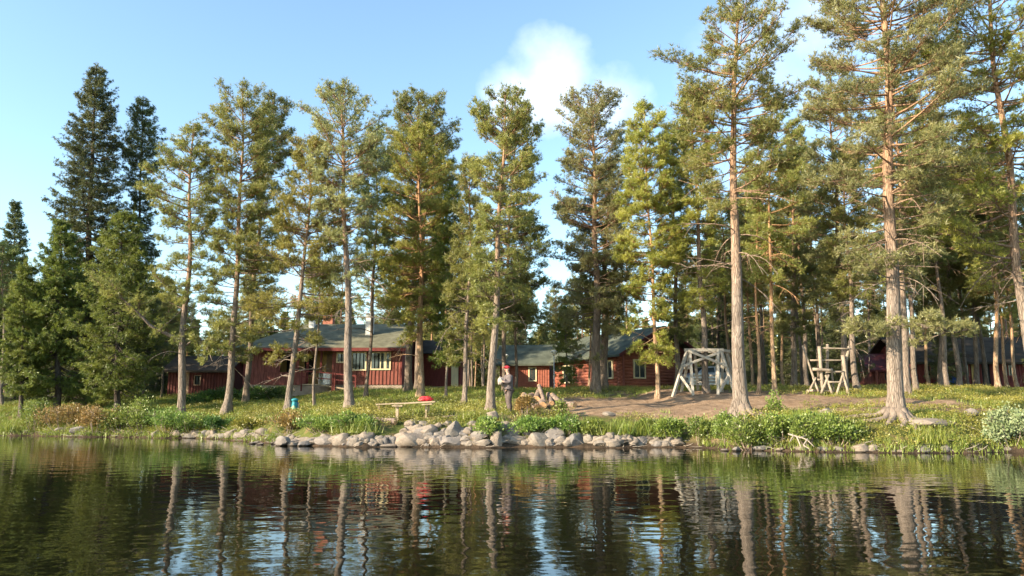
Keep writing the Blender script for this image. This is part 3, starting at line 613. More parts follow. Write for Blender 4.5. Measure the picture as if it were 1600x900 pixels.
for i, (px, lab) in enumerate(((318, 'leftmost dark hedge bush by the low shed'), (356, 'dark hedge bush between the shed and the main cabin'), (398, 'dark hedge bush at the left wall of the main cabin'), (436, 'dark hedge bush under the cabin porch rail'))):
    bush(340+i, px, 610, 52, 24, 'leaf_dark', lab, name='hedge_bush', d=43.5, n=2600, ln=.1, wd=.07, dp=1.4)
def sapling(seed, px, py, w_px, h_px, leaf, label, bark='twig', n=1500):
    rng = np.random.default_rng(seed); b = G(px, py); w_ = w_px/F*b[1]; h = h_px/F*b[1]; A = Acc(); P = []; D = []
    v, q = tubes_np(np.array([[(0, 0, -.1), (.02, 0, h*.5), (0, 0, h)]]), np.array([[.03, .018, .005]])*h/2, 6); A.add(v, q)
    nb = 26
    for k in range(nb):
        z = h*rng.uniform(.12, .97); a = rng.uniform(0, 6.3); L_ = w_*.5*(1.05-z/h)**.6*rng.uniform(.6, 1.1)+.05
        e = np.array([math.cos(a)*L_, math.sin(a)*L_, z+L_*.5]); o = np.array([0, 0, z]); tt = np.stack([o, (o+e)/2+[0, 0, .02], e])
        v, q = tubes_np(tt[None], np.array([[.012, .008, .003]]), 3); A.add(v, q)
        u = rng.uniform(.2, 1.05, (n//nb, 1)); P.append(o+(e-o)*u+rng.normal(0, .07, (n//nb, 3))); D.append(np.tile(nrm(e-o), (n//nb, 1))+rng.normal(0, .7, (n//nb, 3)))
    V = leaves(rng, np.concatenate(P), np.concatenate(D), .085, .06)
    t = thing('sapling', label, 'sapling', b); link('stem', A.mesh('stem'), M[bark], t); link('foliage', crownmesh('foliage', V, rng, 2), M[leaf], t)
sapling(360, 206, 628, 44, 66, 'leaf_bright', 'young birch with fresh green leaves before the olive conifer')
sapling(361, 1211, 648, 18, 34, 'leaf_bright', 'tiny green sapling between the tall bank pine and the log frame', n=500)
sapling(362, 877, 655, 14, 30, 'leaf_bright', 'tiny pale sapling before the cut logs', n=400)
sapling(363, 902, 606, 26, 56, 'leaf_brown', 'reddish leaved sapling against the lit wall of the log cabin', n=900)

rng = np.random.default_rng(21)
def fnoise(x, y, s_, off=0):            # cheap smooth value noise
    return np.array([mnoise.noise(Vector((a*s_+off, b*s_-off, off))) for a, b in zip(x, y)])
def dirt(x, y):
    return np.maximum(np.maximum(1.1-np.sqrt(((x-7.8)/7.8)**2+((y-33.2)/6.2)**2), .95-np.sqrt(((x-16.5)/4)**2+((y-27.6)/1.3)**2)), .8-np.sqrt(((x-15)/7)**2+((y-31)/2)**2))
# heath: dwarf shrubs (leafy sprigs)
n = 42000; x = rng.uniform(-31, 26, n); s_ = rng.uniform(0, 1, n)**1.35*20+.22; y = shore(x)+s_
keep = (rng.uniform(-.2, .25, n) > dirt(x, y)*2.2-.1+fnoise(x, y, .5)*1.3+fnoise(x, y, 1.6, 5)*.5) & ~((np.abs(x) < 0)) & ~((y > 46.5) & (x > -21) & (x < 14))
keep &= ~((x > -10) & (x < 6.4) & (y-shore(x) < 1.0)); lawn = (x < 2) & (y > 36) & (fnoise(x, y, .3, 4) > -.1); keep &= ~(lawn & (rng.uniform(0, 1, n) < .85))
x, y = x[keep], y[keep]; k = len(x); z = H(x, y); hh = rng.uniform(.08, .24, k)*(1+.5*fnoise(x, y, .7, 9)); m_ = 9
P = np.stack([x, y, z], -1)[:, None]+rng.normal(0, 1, (k, m_, 3))*np.array([.09, .09, 0])+np.array([0, 0, 1.])*(hh[:, None, None]*rng.uniform(.25, 1.05, (k, m_, 1)))
D = rng.normal(size=(k, m_, 3))+np.array([0, 0, .6]); V = leaves(rng, P.reshape(-1, 3), D.reshape(-1, 3), .058, .034)
vals = np.repeat(np.clip(.45+fnoise(x, y, .45, 3)*1.2+rng.normal(0, .15, k), 0, 1), m_)
tag(link('undergrowth', crownmesh('undergrowth', V, rng, 2, vals), M['heath']), 'low bilberry and heath cover on the bank', kind='stuff')
# grass
n = 30000; x = rng.uniform(-31, 26, n); s_ = rng.uniform(0, 1, n)**1.2*21+.5; y = shore(x)+s_
g = fnoise(x, y, .4, 7)
keep = ((g > .02) | ((x < 3) & (y > 36))) & (dirt(x, y)+fnoise(x, y, .8, 2)*.5 < .02+rng.uniform(-.3, .3, n)) & ~((y > 46.5) & (x > -20) & (x < 14))
x, y = x[keep], y[keep]
rk = ~((x > -10) & (x < 6.4) & (y-shore(x) < 1.0)); x, y = x[rk], y[rk]; ex = np.concatenate([rng.uniform(-30, -9, 1100), rng.uniform(6.5, 25, 900)]); x = np.concatenate([x, ex]); y = np.concatenate([y, shore(ex)+rng.uniform(.02, .5, len(ex))])   # sedge hanging over the lip of the bank
k = len(x); z = H(x, y); m_ = 7
P = (np.stack([x, y, z-.02], -1)[:, None]+rng.normal(0, 1, (k, m_, 3))*np.array([.07, .07, 0])).reshape(-1, 3)
hh = np.repeat(rng.uniform(.10, .28, k), m_)[:, None]
D = nrm(rng.normal(0, .33, (k*m_, 3))+[0, 0, 1]); sdv = nrm(np.cross(D, rng.normal(size=D.shape)))*.011
V = np.stack([P-sdv, P+sdv, P+D*hh], 1).reshape(-1, 3)
tag(link('grass', crownmesh('grass', V, rng, m_), M['grassmat']), 'rough grass between the trees and along the bank', kind='stuff')
# tall bright grass clumps above the stones
cl = [(948, 677), (965, 675), (985, 677), (905, 676), (1030, 680), (1450, 690), (545, 674), (566, 674), (1255, 656), (20, 672), (735, 655), (1010, 678)]
for i, (px, py) in enumerate(cl):
    b = G(px, py); k = 260; P = b+rng.normal(0, 1, (k, 3))*np.array([.32, .2, 0])-[0, 0, .05]; D = nrm(rng.normal(0, .3, (k, 3))+[0, 0, 1]); s2 = nrm(np.cross(D, rng.normal(size=D.shape)))*.012
    V = np.stack([P-s2, P+s2, P+D*rng.uniform(.25, .6, (k, 1))], 1).reshape(-1, 3)-b
    o = link('grass_tuft', crownmesh('grass_tuft', V, rng, 1), M['grassmat'], loc=tuple(b))
    tag(o, 'tuft of long bright grass '+['right of the cut logs above the stones', 'next to the tuft right of the cut logs', 'above the middle of the pebbly stone row', 'under the small bright bush by the pale boulders', 'left of where the stone row ends', 'at the foot of the huge pine near the water', 'behind the bright sloping boulder', 'above the small bright boulder', 'between the tall bank pine and the log frame', 'at the far left end of the shore', 'behind the table end on the rocks', 'by the little rounded bush on the bare ground edge'][i], 'grass tuft', 'tufts of long grass along the bank')
# reeds, fallen twigs and litter at the water line
n = 420; P = []; Q = Acc()
for i in range(n):
    a = rng.uniform(-27, 20); b_ = shore(a)+rng.uniform(.0, .45); az = rng.uniform(0, 6.3); L_ = rng.uniform(.15, .6); z = gnd(a, b_)
    p0 = np.array([a, b_, max(z, 0)+.02]); p1 = p0+np.array([math.cos(az)*L_, math.sin(az)*L_*.4, rng.uniform(0, .18)])
    v, q = tubes_np(np.stack([p0, (p0+p1)/2+rng.normal(0, .02, 3), p1])[None], np.array([[.012, .010, .005]]), 4); Q.add(v, q)
tag(link('driftwood_litter', Q.mesh('driftwood_litter'), M['deadtwig']), 'washed up twigs and root ends along the water line', kind='stuff')
# bare roots hanging out of the hollow bank, and pale dry branches on the ground
def snag(px, py, segs, label, name='bare_branch', r=.025, cat='branch'):
    b = G(px, py); mb = MB(); 
    for pts in segs:
        P = np.array([W(a, c, b[1]-dy)-b for a, c, dy in pts]); ts = np.linspace(0, 1, 8); P = np.stack([np.interp(ts, np.linspace(0, 1, len(P)), P[:, j]) for j in range(3)], -1)
        mb.tube(P, np.linspace(r, r*.4, 8), 6, jit=.08, rng=rng)
    tag(mb.build(name, M['deadtwig'], loc=tuple(b), smooth=True), label, cat)
snag(1260, 698, [[(1232, 678, .1), (1245, 682, .4), (1260, 686, .6), (1272, 698, .8)], [(1245, 682, .4), (1252, 700, .6)], [(1262, 686, .6), (1255, 696, .7), (1266, 702, .8)], [(1240, 681, .3), (1234, 690, .5)], [(1250, 684, .5), (1262, 680, .3)]], 'bare washed roots hanging over the water below the willows', 'bare_roots', .03, 'roots')
snag(1520, 668, [[(1495, 664, 0), (1508, 670, .1), (1518, 674, .2)]], 'short pale root lying on the bare soil, left of a matching one', r=.025)
snag(1530, 670, [[(1508, 664, 0), (1525, 671, .1), (1545, 676, .2)]], 'longer pale root lying on the bare soil near the silvery willow', r=.022)
snag(1455, 662, [[(1430, 655, 0), (1445, 658, .05), (1456, 666, .15)]], 'curved pale root beside the foot of the huge pine', r=.028)

# ------------------------------------------------------------------ stones
def rockmat(name, c, tint):
    s = Sh(name); v = s.co(); n1 = s.noise(v, 3, 6, .6); n2 = s.noise(v, 18, 4); oi = s.node('ShaderNodeObjectInfo')
    col = s.ramp(n1, [(.3, [k*.6 for k in c]), (.5, c), (.7, [min(1, k*1.3) for k in c])])
    col = s.mix(s.math('MULTIPLY', oi.outputs['Random'], .6), col, tint)
    col = s.mix(s.ramp(n2, [(.55, (0, 0, 0)), (.7, (.5, .5, .5))]), col, (.12, .12, .10))
    sep = s.node('ShaderNodeSeparateXYZ'); s.l.new(s.pos(), sep.inputs[0])          # wet band left by the lake
    wet = s.math('MULTIPLY', s.math('SUBTRACT', .075, s.math('ADD', sep.outputs[2], s.math('MULTIPLY', n1, .04))), 40., True)
    col = s.mix(wet, col, (.05, .04, .03))
    return s.pbr(col, .85, s.bump(s.math('ADD', n1, s.math('MULTIPLY', n2, .3)), .05), 0, .2)
M['rock'] = rockmat('shore granite', (.215, .185, .155), (.29, .22, .165)); M['rock_dark'] = rockmat('dark granite', (.17, .155, .145), (.24, .20, .17))
def rock_mesh(seed, flat=.7):
    import bmesh
    bm = bmesh.new(); bmesh.ops.create_icosphere(bm, subdivisions=3, radius=.5); r = np.random.default_rng(seed); off = Vector(r.uniform(-50, 50, 3))
    pl = [(nrm(r.normal(size=3)), r.uniform(.26, .42)) for _ in range(10)]
    for v in bm.verts:
        p = np.array(v.co)
        for nn, dd in pl:
            q = float(p@nn)
            if q > dd: p = p-nn*(q-dd)*.9
        p = p*(1+.16*mnoise.noise(Vector(p)*2.4+off)+.05*mnoise.noise(Vector(p)*7+off)); v.co = Vector(p)
    cs = np.array([v.co[:] for v in bm.verts]); mn, mx_ = cs.min(0), cs.max(0)
    for v in bm.verts:
        v.co = Vector(((v.co.x-mn[0])/(mx_[0]-mn[0])-.5, (v.co.y-mn[1])/(mx_[1]-mn[1])-.5, (v.co.z-mn[2])/(mx_[2]-mn[2])-.15))
    me = bpy.data.meshes.new('boulder'); bm.to_mesh(me); bm.free(); me.shade_smooth()
    if hasattr(me, 'set_sharp_from_angle'): me.set_sharp_from_angle(angle=R(28))
    return me
ROCKS = [rock_mesh(900+i) for i in range(12)]; ROCKS_D = [m_.copy() for m_ in ROCKS[:5]]
for m_ in ROCKS: m_.materials.append(M['rock'])
for m_ in ROCKS_D: m_.materials.append(M['rock_dark'])
rs = np.random.default_rng(31)
def stone(x0, x1, y0, y1, label, dark=False, group=None, name='boulder', d=None, deep=None, tilt=.12):
    b = G((x0+x1)/2, y1) if d is None else W((x0+x1)/2, y1, d)
    w_ = (x1-x0)/F*b[1]; h = (y1-y0)/F*b[1]
    me = (ROCKS_D if dark else ROCKS)[rs.integers(0, 5 if dark else 12)]
    o = link(name, me, loc=(b[0], b[1]+w_*.25, b[2]-.02)); o.scale = (w_*1.06, deep or w_*rs.uniform(.6, .9), h*1.12)
    o.rotation_euler = (rs.uniform(-tilt, tilt), rs.uniform(-tilt, tilt), rs.uniform(-.35, .35)); tag(o, label, 'boulder' if w_ > .35 else 'stone', group); return o
SG = 'stones along the water line'
for a in [
    (617, 678, 675, 698, 'big wedge shaped pale boulder at the water below the plank table', False), (695, 724, 656, 686, 'upright pale boulder standing above the flat dark stone', False),
    (688, 734, 681, 698, 'long flat dark boulder at the water right of the wedge shaped one', True), (672, 692, 683, 698, 'small pinkish boulder between the wedge and the flat dark stone', False),
    (644, 682, 662, 681, 'brown blocky boulder on the slope under the table end', False), (590, 607, 681, 695, 'angular grey stone left of the round grey stone', True),
    (606, 620, 680, 694, 'round grey stone in the middle of the row below the left table leg', True), (614, 640, 674, 696, 'sloping grey boulder touching the wedge shaped boulder', False),
    (582, 622, 692, 698, 'thin flat pale slab lying in the shallow water', False), (560, 584, 673, 688, 'pale boulder left of the hollow log ends', False),
    (736, 765, 671, 687, 'grey brown boulder right of the upright pale one', True), (744, 768, 685, 698, 'cream boulder at the water below the leafy bush', False),
    (766, 784, 672, 697, 'tall brownish boulder at the foot of the leafy bush', False), (783, 800, 678, 692, 'white angular stone right of the brownish boulder', False),
    (790, 826, 680, 697, 'broad smooth boulder at the water below the person', False), (824, 862, 675, 698, 'largest pale boulder between the person and the logs', False),
    (850, 884, 667, 688, 'grey boulder resting behind the largest pale boulder', True), (870, 898, 682, 698, 'pointed pale boulder at the water below the cut logs', False),
    (890, 916, 675, 697, 'grey brown boulder right of the pointed pale one', True), (912, 934, 676, 692, 'triangular pale boulder of the right hand row', False),
    (796, 814, 662, 684, 'round dark boulder under the green bush', True), (428, 452, 680, 697, 'dark split boulder at the left end of the rock row', True),
    (452, 488, 682, 696, 'long pale pink boulder beside the dark split boulder', False), (488, 530, 680, 697, 'long slanting boulder with a dark top', True),
    (518, 546, 676, 697, 'bright sloping boulder right of the slanting dark one', False), (544, 562, 682, 697, 'small bright boulder below the grassy shrub', False),
    (372, 394, 669, 683, 'grey rounded boulder by the plank steps', True), (350, 374, 668, 683, 'white faced boulder left of the grey rounded one', False),
    (396, 424, 668, 682, 'flat pale boulder right of the plank steps', False), (324, 346, 676, 683, 'small flat pale stone left of the white faced boulder', False),
    (266, 282, 671, 681, 'pale pointed stone under the yellow green bushes', False), (236, 248, 671, 681, 'little white stone at the left bank', False),
    (107, 138, 665, 675, 'striped flat stone at the far left water line', True), (84, 104, 667, 676, 'low grey stone left of the striped flat one', True),
    (1334, 1360, 692, 707, 'single round stone in the water at the right bank', False), (1284, 1310, 636, 650, 'whitish boulder on the bare ground above the willows', False),
    (942, 962, 642, 650, 'pale flat stone on the bare ground right of the logs', False), (1420, 1500, 652, 668, 'flat lichen grey rock between the roots of the huge pine and the bare soil', False),
    (1510, 1532, 636, 650, 'small grey stump like rock right of the huge pine', True), (758, 778, 640, 658, 'grey rock at the foot of the tall pine beside the person', False)]:
    stone(*a[:4], a[4], dark=a[5], group=None, name='boulder')
for (xa, xb, ya, yb, cnt, lab) in [(430, 610, 680, 697, 60, 'small stone wedged among the boulders left of the wedge shaped boulder'), (630, 800, 658, 697, 95, 'small stone in the rock pile between the table and the person'),
                                (800, 935, 674, 697, 34, 'small stone between the boulders below the cut logs'), (930, 1065, 681, 697, 64, 'small stone of the pebbly row right of the boulders'),
                                (285, 425, 676, 684, 34, 'small pale stone of the left shore below the pines'), (1060, 1330, 698, 705, 7, 'small stone at the water under the willows'), (1360, 1600, 700, 706, 8, 'small flat stone along the bare right shore')]:
    for i in range(cnt):
        cx = rs.uniform(xa, xb); y1 = rs.uniform(ya+6, yb+1); s_ = rs.uniform(5, 13)*(1 if xa != 930 else 1.05)
        b = G(cx, y1); s2 = s_
        stone(cx-s2, cx+s2 if rs.uniform() < .5 else cx+s2*.6, y1-s2*rs.uniform(.7, 1.1), y1, lab, dark=rs.uniform() < .3, group=SG+' ('+lab.split('stone ')[1]+')' if 'stone ' in lab else SG, name='stone', tilt=.3)
for (px, py) in ((392, 694), (405, 695), (398, 693)): stone(px-6, px+6, py-4, py, 'small stone out in the shallow water off the left shore', group='stones out in the shallow water', name='stone', dark=True)

# ------------------------------------------------------------------ building materials
def paint(name, c, var=.25, wear=(.35, .26, .2), w_=.12, stretch=(3, 3, .4)):
    s = Sh(name); v = s.co(stretch); n = s.noise(v, 4, 5); n2 = s.noise(v, 14, 4)
    col = s.ramp(n, [(.3, [k*(1-var) for k in c]), (.7, [k*(1+var) for k in c])]); col = s.mix(s.math('MULTIPLY', s.math('GREATER_THAN', n2, .66), w_), col, wear)
    return s.pbr(col, .8, s.bump(n2, .006), 0, .25)
M['red'] = paint('falu red boards', (.25, .085, .065), .4); M['redlog'] = paint('red painted logs', (.33, .115, .075), .3, (.4, .2, .12), .25, (.5, .5, 3)); M['darkred'] = paint('dark red trim and painted-shade boards', (.16, .04, .035)); M['shed_shade_red'] = paint('shade-darkened shed boards', (.10, .03, .025)); M['cream'] = paint('cream trim', (.70, .60, .38), .1)  # shed and dark red have shade put into the colour; trim shares dark red
M['white'] = paint('white painted wood', (.78, .76, .70), .06); M['ochre'] = paint('ochre boards', (.48, .33, .12), .2); M['concrete'] = simple('foundation concrete', (.36, .29, .23), .9, .2, 3, .01)
M['roofgrey'] = simple('green grey roofing felt', (.15, .145, .10), .97, .3, 2, .01, 0, .05); M['roofgreen'] = simple('green sheet roof', (.085, .095, .072), .95, .35, 1.5, .003, 0, .08); M['roofdark'] = simple('dark red roofing', (.13, .03, .03), .7, .2, 2, .01)
M['slate'] = simple('dark roofing felt', (.065, .052, .04), .97, .3, 2, .01, 0, .05)
M['brick'] = simple('chimney brick', (.42, .17, .11), .9, .3, 10, .01)
M['dark'] = simple('painted interior shade', (.02, .017, .015), .9, .2, 2, 0); M['woodgrey'] = simple('weathered grey timber', (.36, .325, .275), .85, .25, 5, .01, stretch=(1, 1, 1)); M['woodbrown'] = simple('brown timber', (.26, .18, .12), .85, .3, 5, .01)
M['plank'] = simple('pale planks', (.40, .31, .21), .8, .25, 5, .008); M['log_bark'] = simple('log bark', (.20, .15, .12), .95, .45, 9, .02); M['cutwood'] = simple('cut wood', (.55, .33, .17), .85, .25, 12, .006)
gs = Sh('window glass'); M['glass'] = gs.pbr((.035, .045, .045), .06, None, 0, .9)
M['steel'] = simple('grey painted steel', (.45, .46, .46), .45, .1, 5, .001, .3)
def at_bld(d_, px, py): return W(px, py, d_)
def boards(mb, x0, x1, z0, z1, y, step=.24, th=.035, bw=.07):
    mb.box(x0, x1, y, y+.12, z0, z1)
    for x_ in np.arange(x0+step/2, x1, step): mb.box(x_-bw/2, x_+bw/2, y-th, y+.001, z0+.01, z1-.01)
def window(parent, x0, x1, z0, z1, y, n=2, trim='cream', fw=.09, name='window', curtain=False):
    mb = MB()
    for a in ((x0-fw, x1+fw, z1, z1+fw), (x0-fw, x1+fw, z0-fw, z0), (x0-fw, x0, z0, z1), (x1, x1+fw, z0, z1)): mb.box(a[0], a[1], y-.07, y+.02, a[2], a[3])
    for k in range(1, n): xm = x0+(x1-x0)*k/n; mb.box(xm-.03, xm+.03, y-.05, y-.01, z0, z1)
    f = mb.build(name, M[trim], parent); MB().box(x0, x1, y-.035, y-.028, z0, z1).build('pane', M['glass'], f)
    if curtain: MB().box(x0+.02, x0+(x1-x0)*.3, y-.028, y-.024, z0, z1).build('curtain', M['white'], f)
    return f
def gable_roof(mb, x0, x1, y0, y1, ze, zr, ov=.5, th=.14, ridge='x'):
    """solid roof slab pair, ridge along local x"""
    ym = (y0+y1)/2; sl = (zr-ze)/(ym-y0); 
    for sgn, ya in ((1, y0), (-1, y1)):
        e = (ya-sgn*ov, ze-sl*ov); r = (ym, zr)
        vs = [(x, e[0], e[1]) for x in (x0-ov, x1+ov)]+[(x, r[0], r[1]) for x in (x1+ov, x0-ov)]
        mb.add(vs+[(a, b, c+th) for a, b, c in vs], [(0, 3, 2, 1), (4, 5, 6, 7), (0, 1, 5, 4), (1, 2, 6, 5), (2, 3, 7, 6), (3, 0, 4, 7)])
def gable_fill(mb, x, th, y0, y1, ze, zr):
    ym = (y0+y1)/2; mb.add([(x, y0, ze), (x, y1, ze), (x, ym, zr-.02), (x+th, y0, ze), (x+th, y1, ze), (x+th, ym, zr-.02)], [(0, 2, 1), (3, 4, 5), (0, 1, 4, 3), (1, 2, 5, 4), (2, 0, 3, 5)])

# ---- main cabin: front wall 48 m away
D0 = 48.
xl, xr_ = W(380, 600, D0)[0], W(627, 600, D0)[0]; zf = W(500, 601, D0)[2]; ze = W(500, 544, D0)[2]; zg = gnd(-12, 48)-.4
cab = thing('red_cabin', 'long red boarded cabin with a grey roof, porch and big windows', 'cabin', (xl, D0, zg)); X0 = xl; Wd = xr_-xl; zf -= zg; ze -= zg
def bx_(px): return W(px, 590, D0)[0]-X0
def bz_(py): return W(600, py, D0)[2]-zg
pa, pb = bx_(412), bx_(518)             # porch from, to
mb = MB(); boards(mb, 0, pa, zf, ze, 0); boards(mb, pb, Wd, zf, ze, 0)
for x_ in (0, Wd-.12): mb.box(x_+.001 if x_ else 0, x_+.12, .12, 8, zf, ze)
mb.box(0, Wd, 7.9, 8, zf, ze); gable_fill(mb, Wd-.11, .1, 0, 8, ze, ze+1.7)
mb.build('wall', M['red'], cab)
mb = MB(); mb.box(pa, pb, 1.5, 1.62, zf, ze); mb.box(pa-.1, pa, .12, 1.5, zf, ze); mb.box(pb, pb+.1, .12, 1.5, zf, ze); mb.build('porch_wall', M['ochre'], cab)
mb = MB(); mb.box(bx_(437), bx_(449), 1.4, 1.5, zf, bz_(553)); mb.box(bx_(466), bx_(481), 1.4, 1.5, zf+.7, bz_(553)); mb.build('doorway', M['dark'], cab)  # near-black slabs stand in for the shade inside the porch openings
mb = MB(); boards(mb, pa+.002, bx_(436), bz_(583), ze, .06); boards(mb, bx_(450), bx_(464), bz_(583), ze, .3); mb.build('porch_panel', M['red'], cab)
mb = MB(); boards(mb, pa+.05, bx_(478), zf-.02, bz_(583), -.06); mb.box(pa+.02, bx_(479), -.11, .07, bz_(583), bz_(583)+.05); mb.build('porch_railing', M['red'], cab)
for px in (478, 499): MB().box(bx_(px), bx_(px)+.12, .02, .14, zf, ze).build('porch_post', M['darkred'], cab)
MB().box(bx_(501), bx_(516), 1.36, 1.48, zf, bz_(551)).build('door', M['woodbrown'], cab)
MB().box(-.02, Wd+.02, .04, 7.9, .05, zf-.002).build('foundation', M['concrete'], cab)
MB().box(pa, pb, .13, 1.5, zf-.001, zf+.05).build('porch_floor', M['plank'], cab)
mb = MB(); zr = ze+1.85; x0, x1 = -.5, Wd+.6; hip = 3.2; y0, y1, ym = -.75, 8.75, 4.; e = ze-.18
T_ = [(x0, y0, e), (x1, y0, e), (x1, y1, e), (x0, y1, e), (x0+hip, ym, zr), (x1, ym, zr)]
T2 = [(a, b, c+.16) for a, b, c in T_]
mb.add(T_+T2, [(0, 1, 7, 6), (1, 5, 11, 7), (5, 2, 8, 11), (2, 3, 9, 8), (3, 0, 6, 9), (6, 7, 11, 10), (10, 11, 8, 9), (6, 10, 9), (0, 4, 5, 1), (5, 4, 3, 2), (0, 3, 4)])
rf = mb.build('roof', M['roofgrey'], cab)
MB().box(x0-.02, x1+.02, y0-.03, y0-.002, e-.06, e+.15).build('fascia', M['darkred'], rf)
def chim(px0, px1, py0, py1, yd, mat, name='chimney'):
    a = W(px0, py1, D0+yd)-[X0, 0, zg]; b = W(px1, py0, D0+yd)-[X0, 0, zg]; mb = MB(); mb.box(a[0], b[0], yd, yd+(b[0]-a[0]), a[2]-.8, b[2]); mb.box(a[0]-.04, b[0]+.04, yd-.04, yd+(b[0]-a[0])+.04, b[2], b[2]+.07); mb.build(name, M[mat], rf)
chim(482, 491, 499, 518, 3.2, 'white'); chim(571, 583, 491, 516, 1.6, 'white'); chim(504, 520, 491, 512, 4.6, 'brick')
for a in ((527, 538, 553, 565, 1, 'window'), (550, 570, 552, 577, 1, 'window'), (580, 608, 552, 576, 2, 'window')):
    window(cab, bx_(a[0]), bx_(a[1]), bz_(a[3]), bz_(a[2]), 0, a[4])
MB().box(bx_(599.5), bx_(603.5), -.06, -.02, bz_(576), bz_(552)).build('window_post', M['cream'], cab)
MB().box(-.03, .09, -.05, .02, zf, ze).build('corner_board', M['darkred'], cab)
MB().box(Wd-.09, Wd+.03, -.05, .02, zf, ze).build('corner_board', M['darkred'], cab)
# ramp with handrails
mb = MB(); mb.beam((bx_(479), -.9, bz_(602)), (bx_(508), -.9, bz_(602)), 1.0, .08); mb.beam((bx_(508), -.9, bz_(602)), (bx_(562), -.9, bz_(611)), 1.0, .08)
rp = mb.build('ramp', M['plank'], cab)
for px, t_, b_ in ((481, 580, 612), (528, 584, 612), (531, 584, 612), (563, 588, 613)): MB().box(bx_(px)-.04, bx_(px)+.04, -1.45, -1.37, bz_(b_), bz_(t_)).build('rail_post', M['darkred'], rp)
mb = MB(); mb.beam((bx_(481), -1.41, bz_(581)), (bx_(528), -1.41, bz_(585)), .05, .08); mb.beam((bx_(528), -1.41, bz_(585)), (bx_(563), -1.41, bz_(589)), .05, .08); mb.beam((bx_(481), -1.41, bz_(590)), (bx_(528), -1.41, bz_(594)), .04, .06); mb.beam((bx_(528), -1.41, bz_(594)), (bx_(563), -1.41, bz_(598)), .04, .06); mb.build('handrail', M['darkred'], rp)
# shaded wing behind the right corner
wx0, wx1 = Wd+.001, W(719, 600, 52)[0]-X0; zt = W(700, 552, 52)[2]-zg
mb = MB(); boards(mb, wx0, wx1, zf, zt, 4.0, .2); mb.box(wx1-.12, wx1, 4.12, 8, zf, zt); mb.box(wx0, wx1, 7.9, 8, zf, zt); mb.build('wing_wall', M['darkred'], cab)  # red darkened for the shade the main body casts here
MB().box(W(705, 600, 52)[0]-X0, W(716, 600, 52)[0]-X0, 3.93, 3.97, zf, W(700, 561, 52)[2]-zg).build('wing_door', M['cream'], cab)
MB().box(wx0, wx1, 4.04, 7.9, .05, zf-.002).build('wing_foundation', M['concrete'], cab)
mb = MB(); mb.add([(wx0+.62, 3.3, zt-.05), (wx1+.5, 3.3, zt-.05), (wx1+.5, 8.6, zt-.05), (wx0+.62, 8.6, zt-.05), (wx0+.62, 6, zt+1.1), (wx1+.2, 6, zt+1.1)], [(0, 1, 5, 4), (2, 3, 4, 5), (1, 2, 5), (0, 4, 3), (0, 3, 2, 1)]); mb.build('wing_roof', M['slate'], cab)
# white cupboard on the porch edge
q = W(508, 600, 47.6); cb = thing('cupboard', 'white open cupboard standing on the cabin ramp', 'cupboard', (q[0], 47.35, zg+bz_(601)))
mb = MB(); w2 = .36; mb.box(-w2, -w2+.03, 0, .4, 0, .72); mb.box(w2-.03, w2, 0, .4, 0, .72); mb.box(-w2+.03, w2-.03, .37, .4, 0, .72); mb.box(-w2, w2, -.02, .4, .72, .75); mb.build('cabinet', M['white'], cb)
MB().box(-.08, w2-.032, .0, .03, .01, .70).build('door', M['white'], cb); MB().box(-w2+.032, -.1, .05, .35, .34, .36).build('shelf', M['white'], cb)

# ---- low shed at the left
sx0, sx1 = W(262, 600, 51)[0], W(354, 600, 51)[0]; zs = gnd(-20, 51)-.3; sh_ = thing('red_shed', 'low dark red shed in the shade left of the main cabin', 'shed', (sx0, 51, zs)); ws = sx1-sx0; zt = W(300, 578, 51)[2]-zs
mb = MB(); boards(mb, 0, ws, 0, zt, 0, .2); mb.box(0, .1, .12, 4, 0, zt); mb.box(ws-.1, ws, .12, 4, 0, zt); mb.box(0, ws, 3.9, 4, 0, zt); gable_fill(mb, .01, .1, 0, 4, zt, zt+.9); gable_fill(mb, ws-.11, .1, 0, 4, zt, zt+.9); mb.build('wall', M['shed_shade_red'], sh_)  # boards coloured darker for the shade that trees throw on the shed
mb = MB(); gable_roof(mb, 0, ws, 0, 4, zt, zt+.95, .4); mb.build('roof', M['slate'], sh_)
window(sh_, ws*.46, ws*.55, .9, 1.5, 0, 1, 'woodbrown', .05); MB().box(ws*.2, ws*.36, -.04, -.024, 0, 1.9).build('door', M['woodbrown'], sh_)

# ---- log cabin, turned
def logwall(mb, p, q, z0, z1, r=.115, ext=.22):
    p = np.array([p[0], p[1], 0.]); q = np.array([q[0], q[1], 0.]); t = nrm(q-p); k = int((z1-z0)/(r*1.85))
    for i in range(k):
        z = z0+r+i*(z1-z0-2*r)/(k-1); e_ = ext
        a, b = p-t*e_, q+t*e_; mb.tube([a+[0, 0, z], (a+b)/2+[0, 0, z], b+[0, 0, z]], r*1.03, 10)
A_ = R(30); cpt = W(971, 604, 49.); zb = gnd(cpt[0], 49)-.15; lc = thing('log_cabin', 'red log cabin with a green grey gable roof right of the massive pine', 'cabin', (cpt[0], 49, zb), A_)
hl = 5.02-zb; Lw, Gw = 7.8, 6.2        # local x along the gable wall, local y along the lit eave wall
mb = MB(); logwall(mb, (0, 0), (Gw, 0), .25, hl); logwall(mb, (Gw, 0), (Gw, Lw), .36, hl-.1); logwall(mb, (0, Lw), (Gw, Lw), .25, hl); logwall(mb, (0, 0), (0, Lw), .36, hl+.11); mb.build('wall', M['redlog'], lc, smooth=True)
mb = MB()
ym = Gw/2
for y_ in (0.0,): mb.add([(0, y_, hl), (Gw, y_, hl), (ym, y_, hl+1.62), (0, y_+.1, hl), (Gw, y_+.1, hl), (ym, y_+.1, hl+1.62)], [(0, 1, 2), (3, 5, 4), (0, 3, 4, 1), (1, 4, 5, 2), (2, 5, 3, 0)])
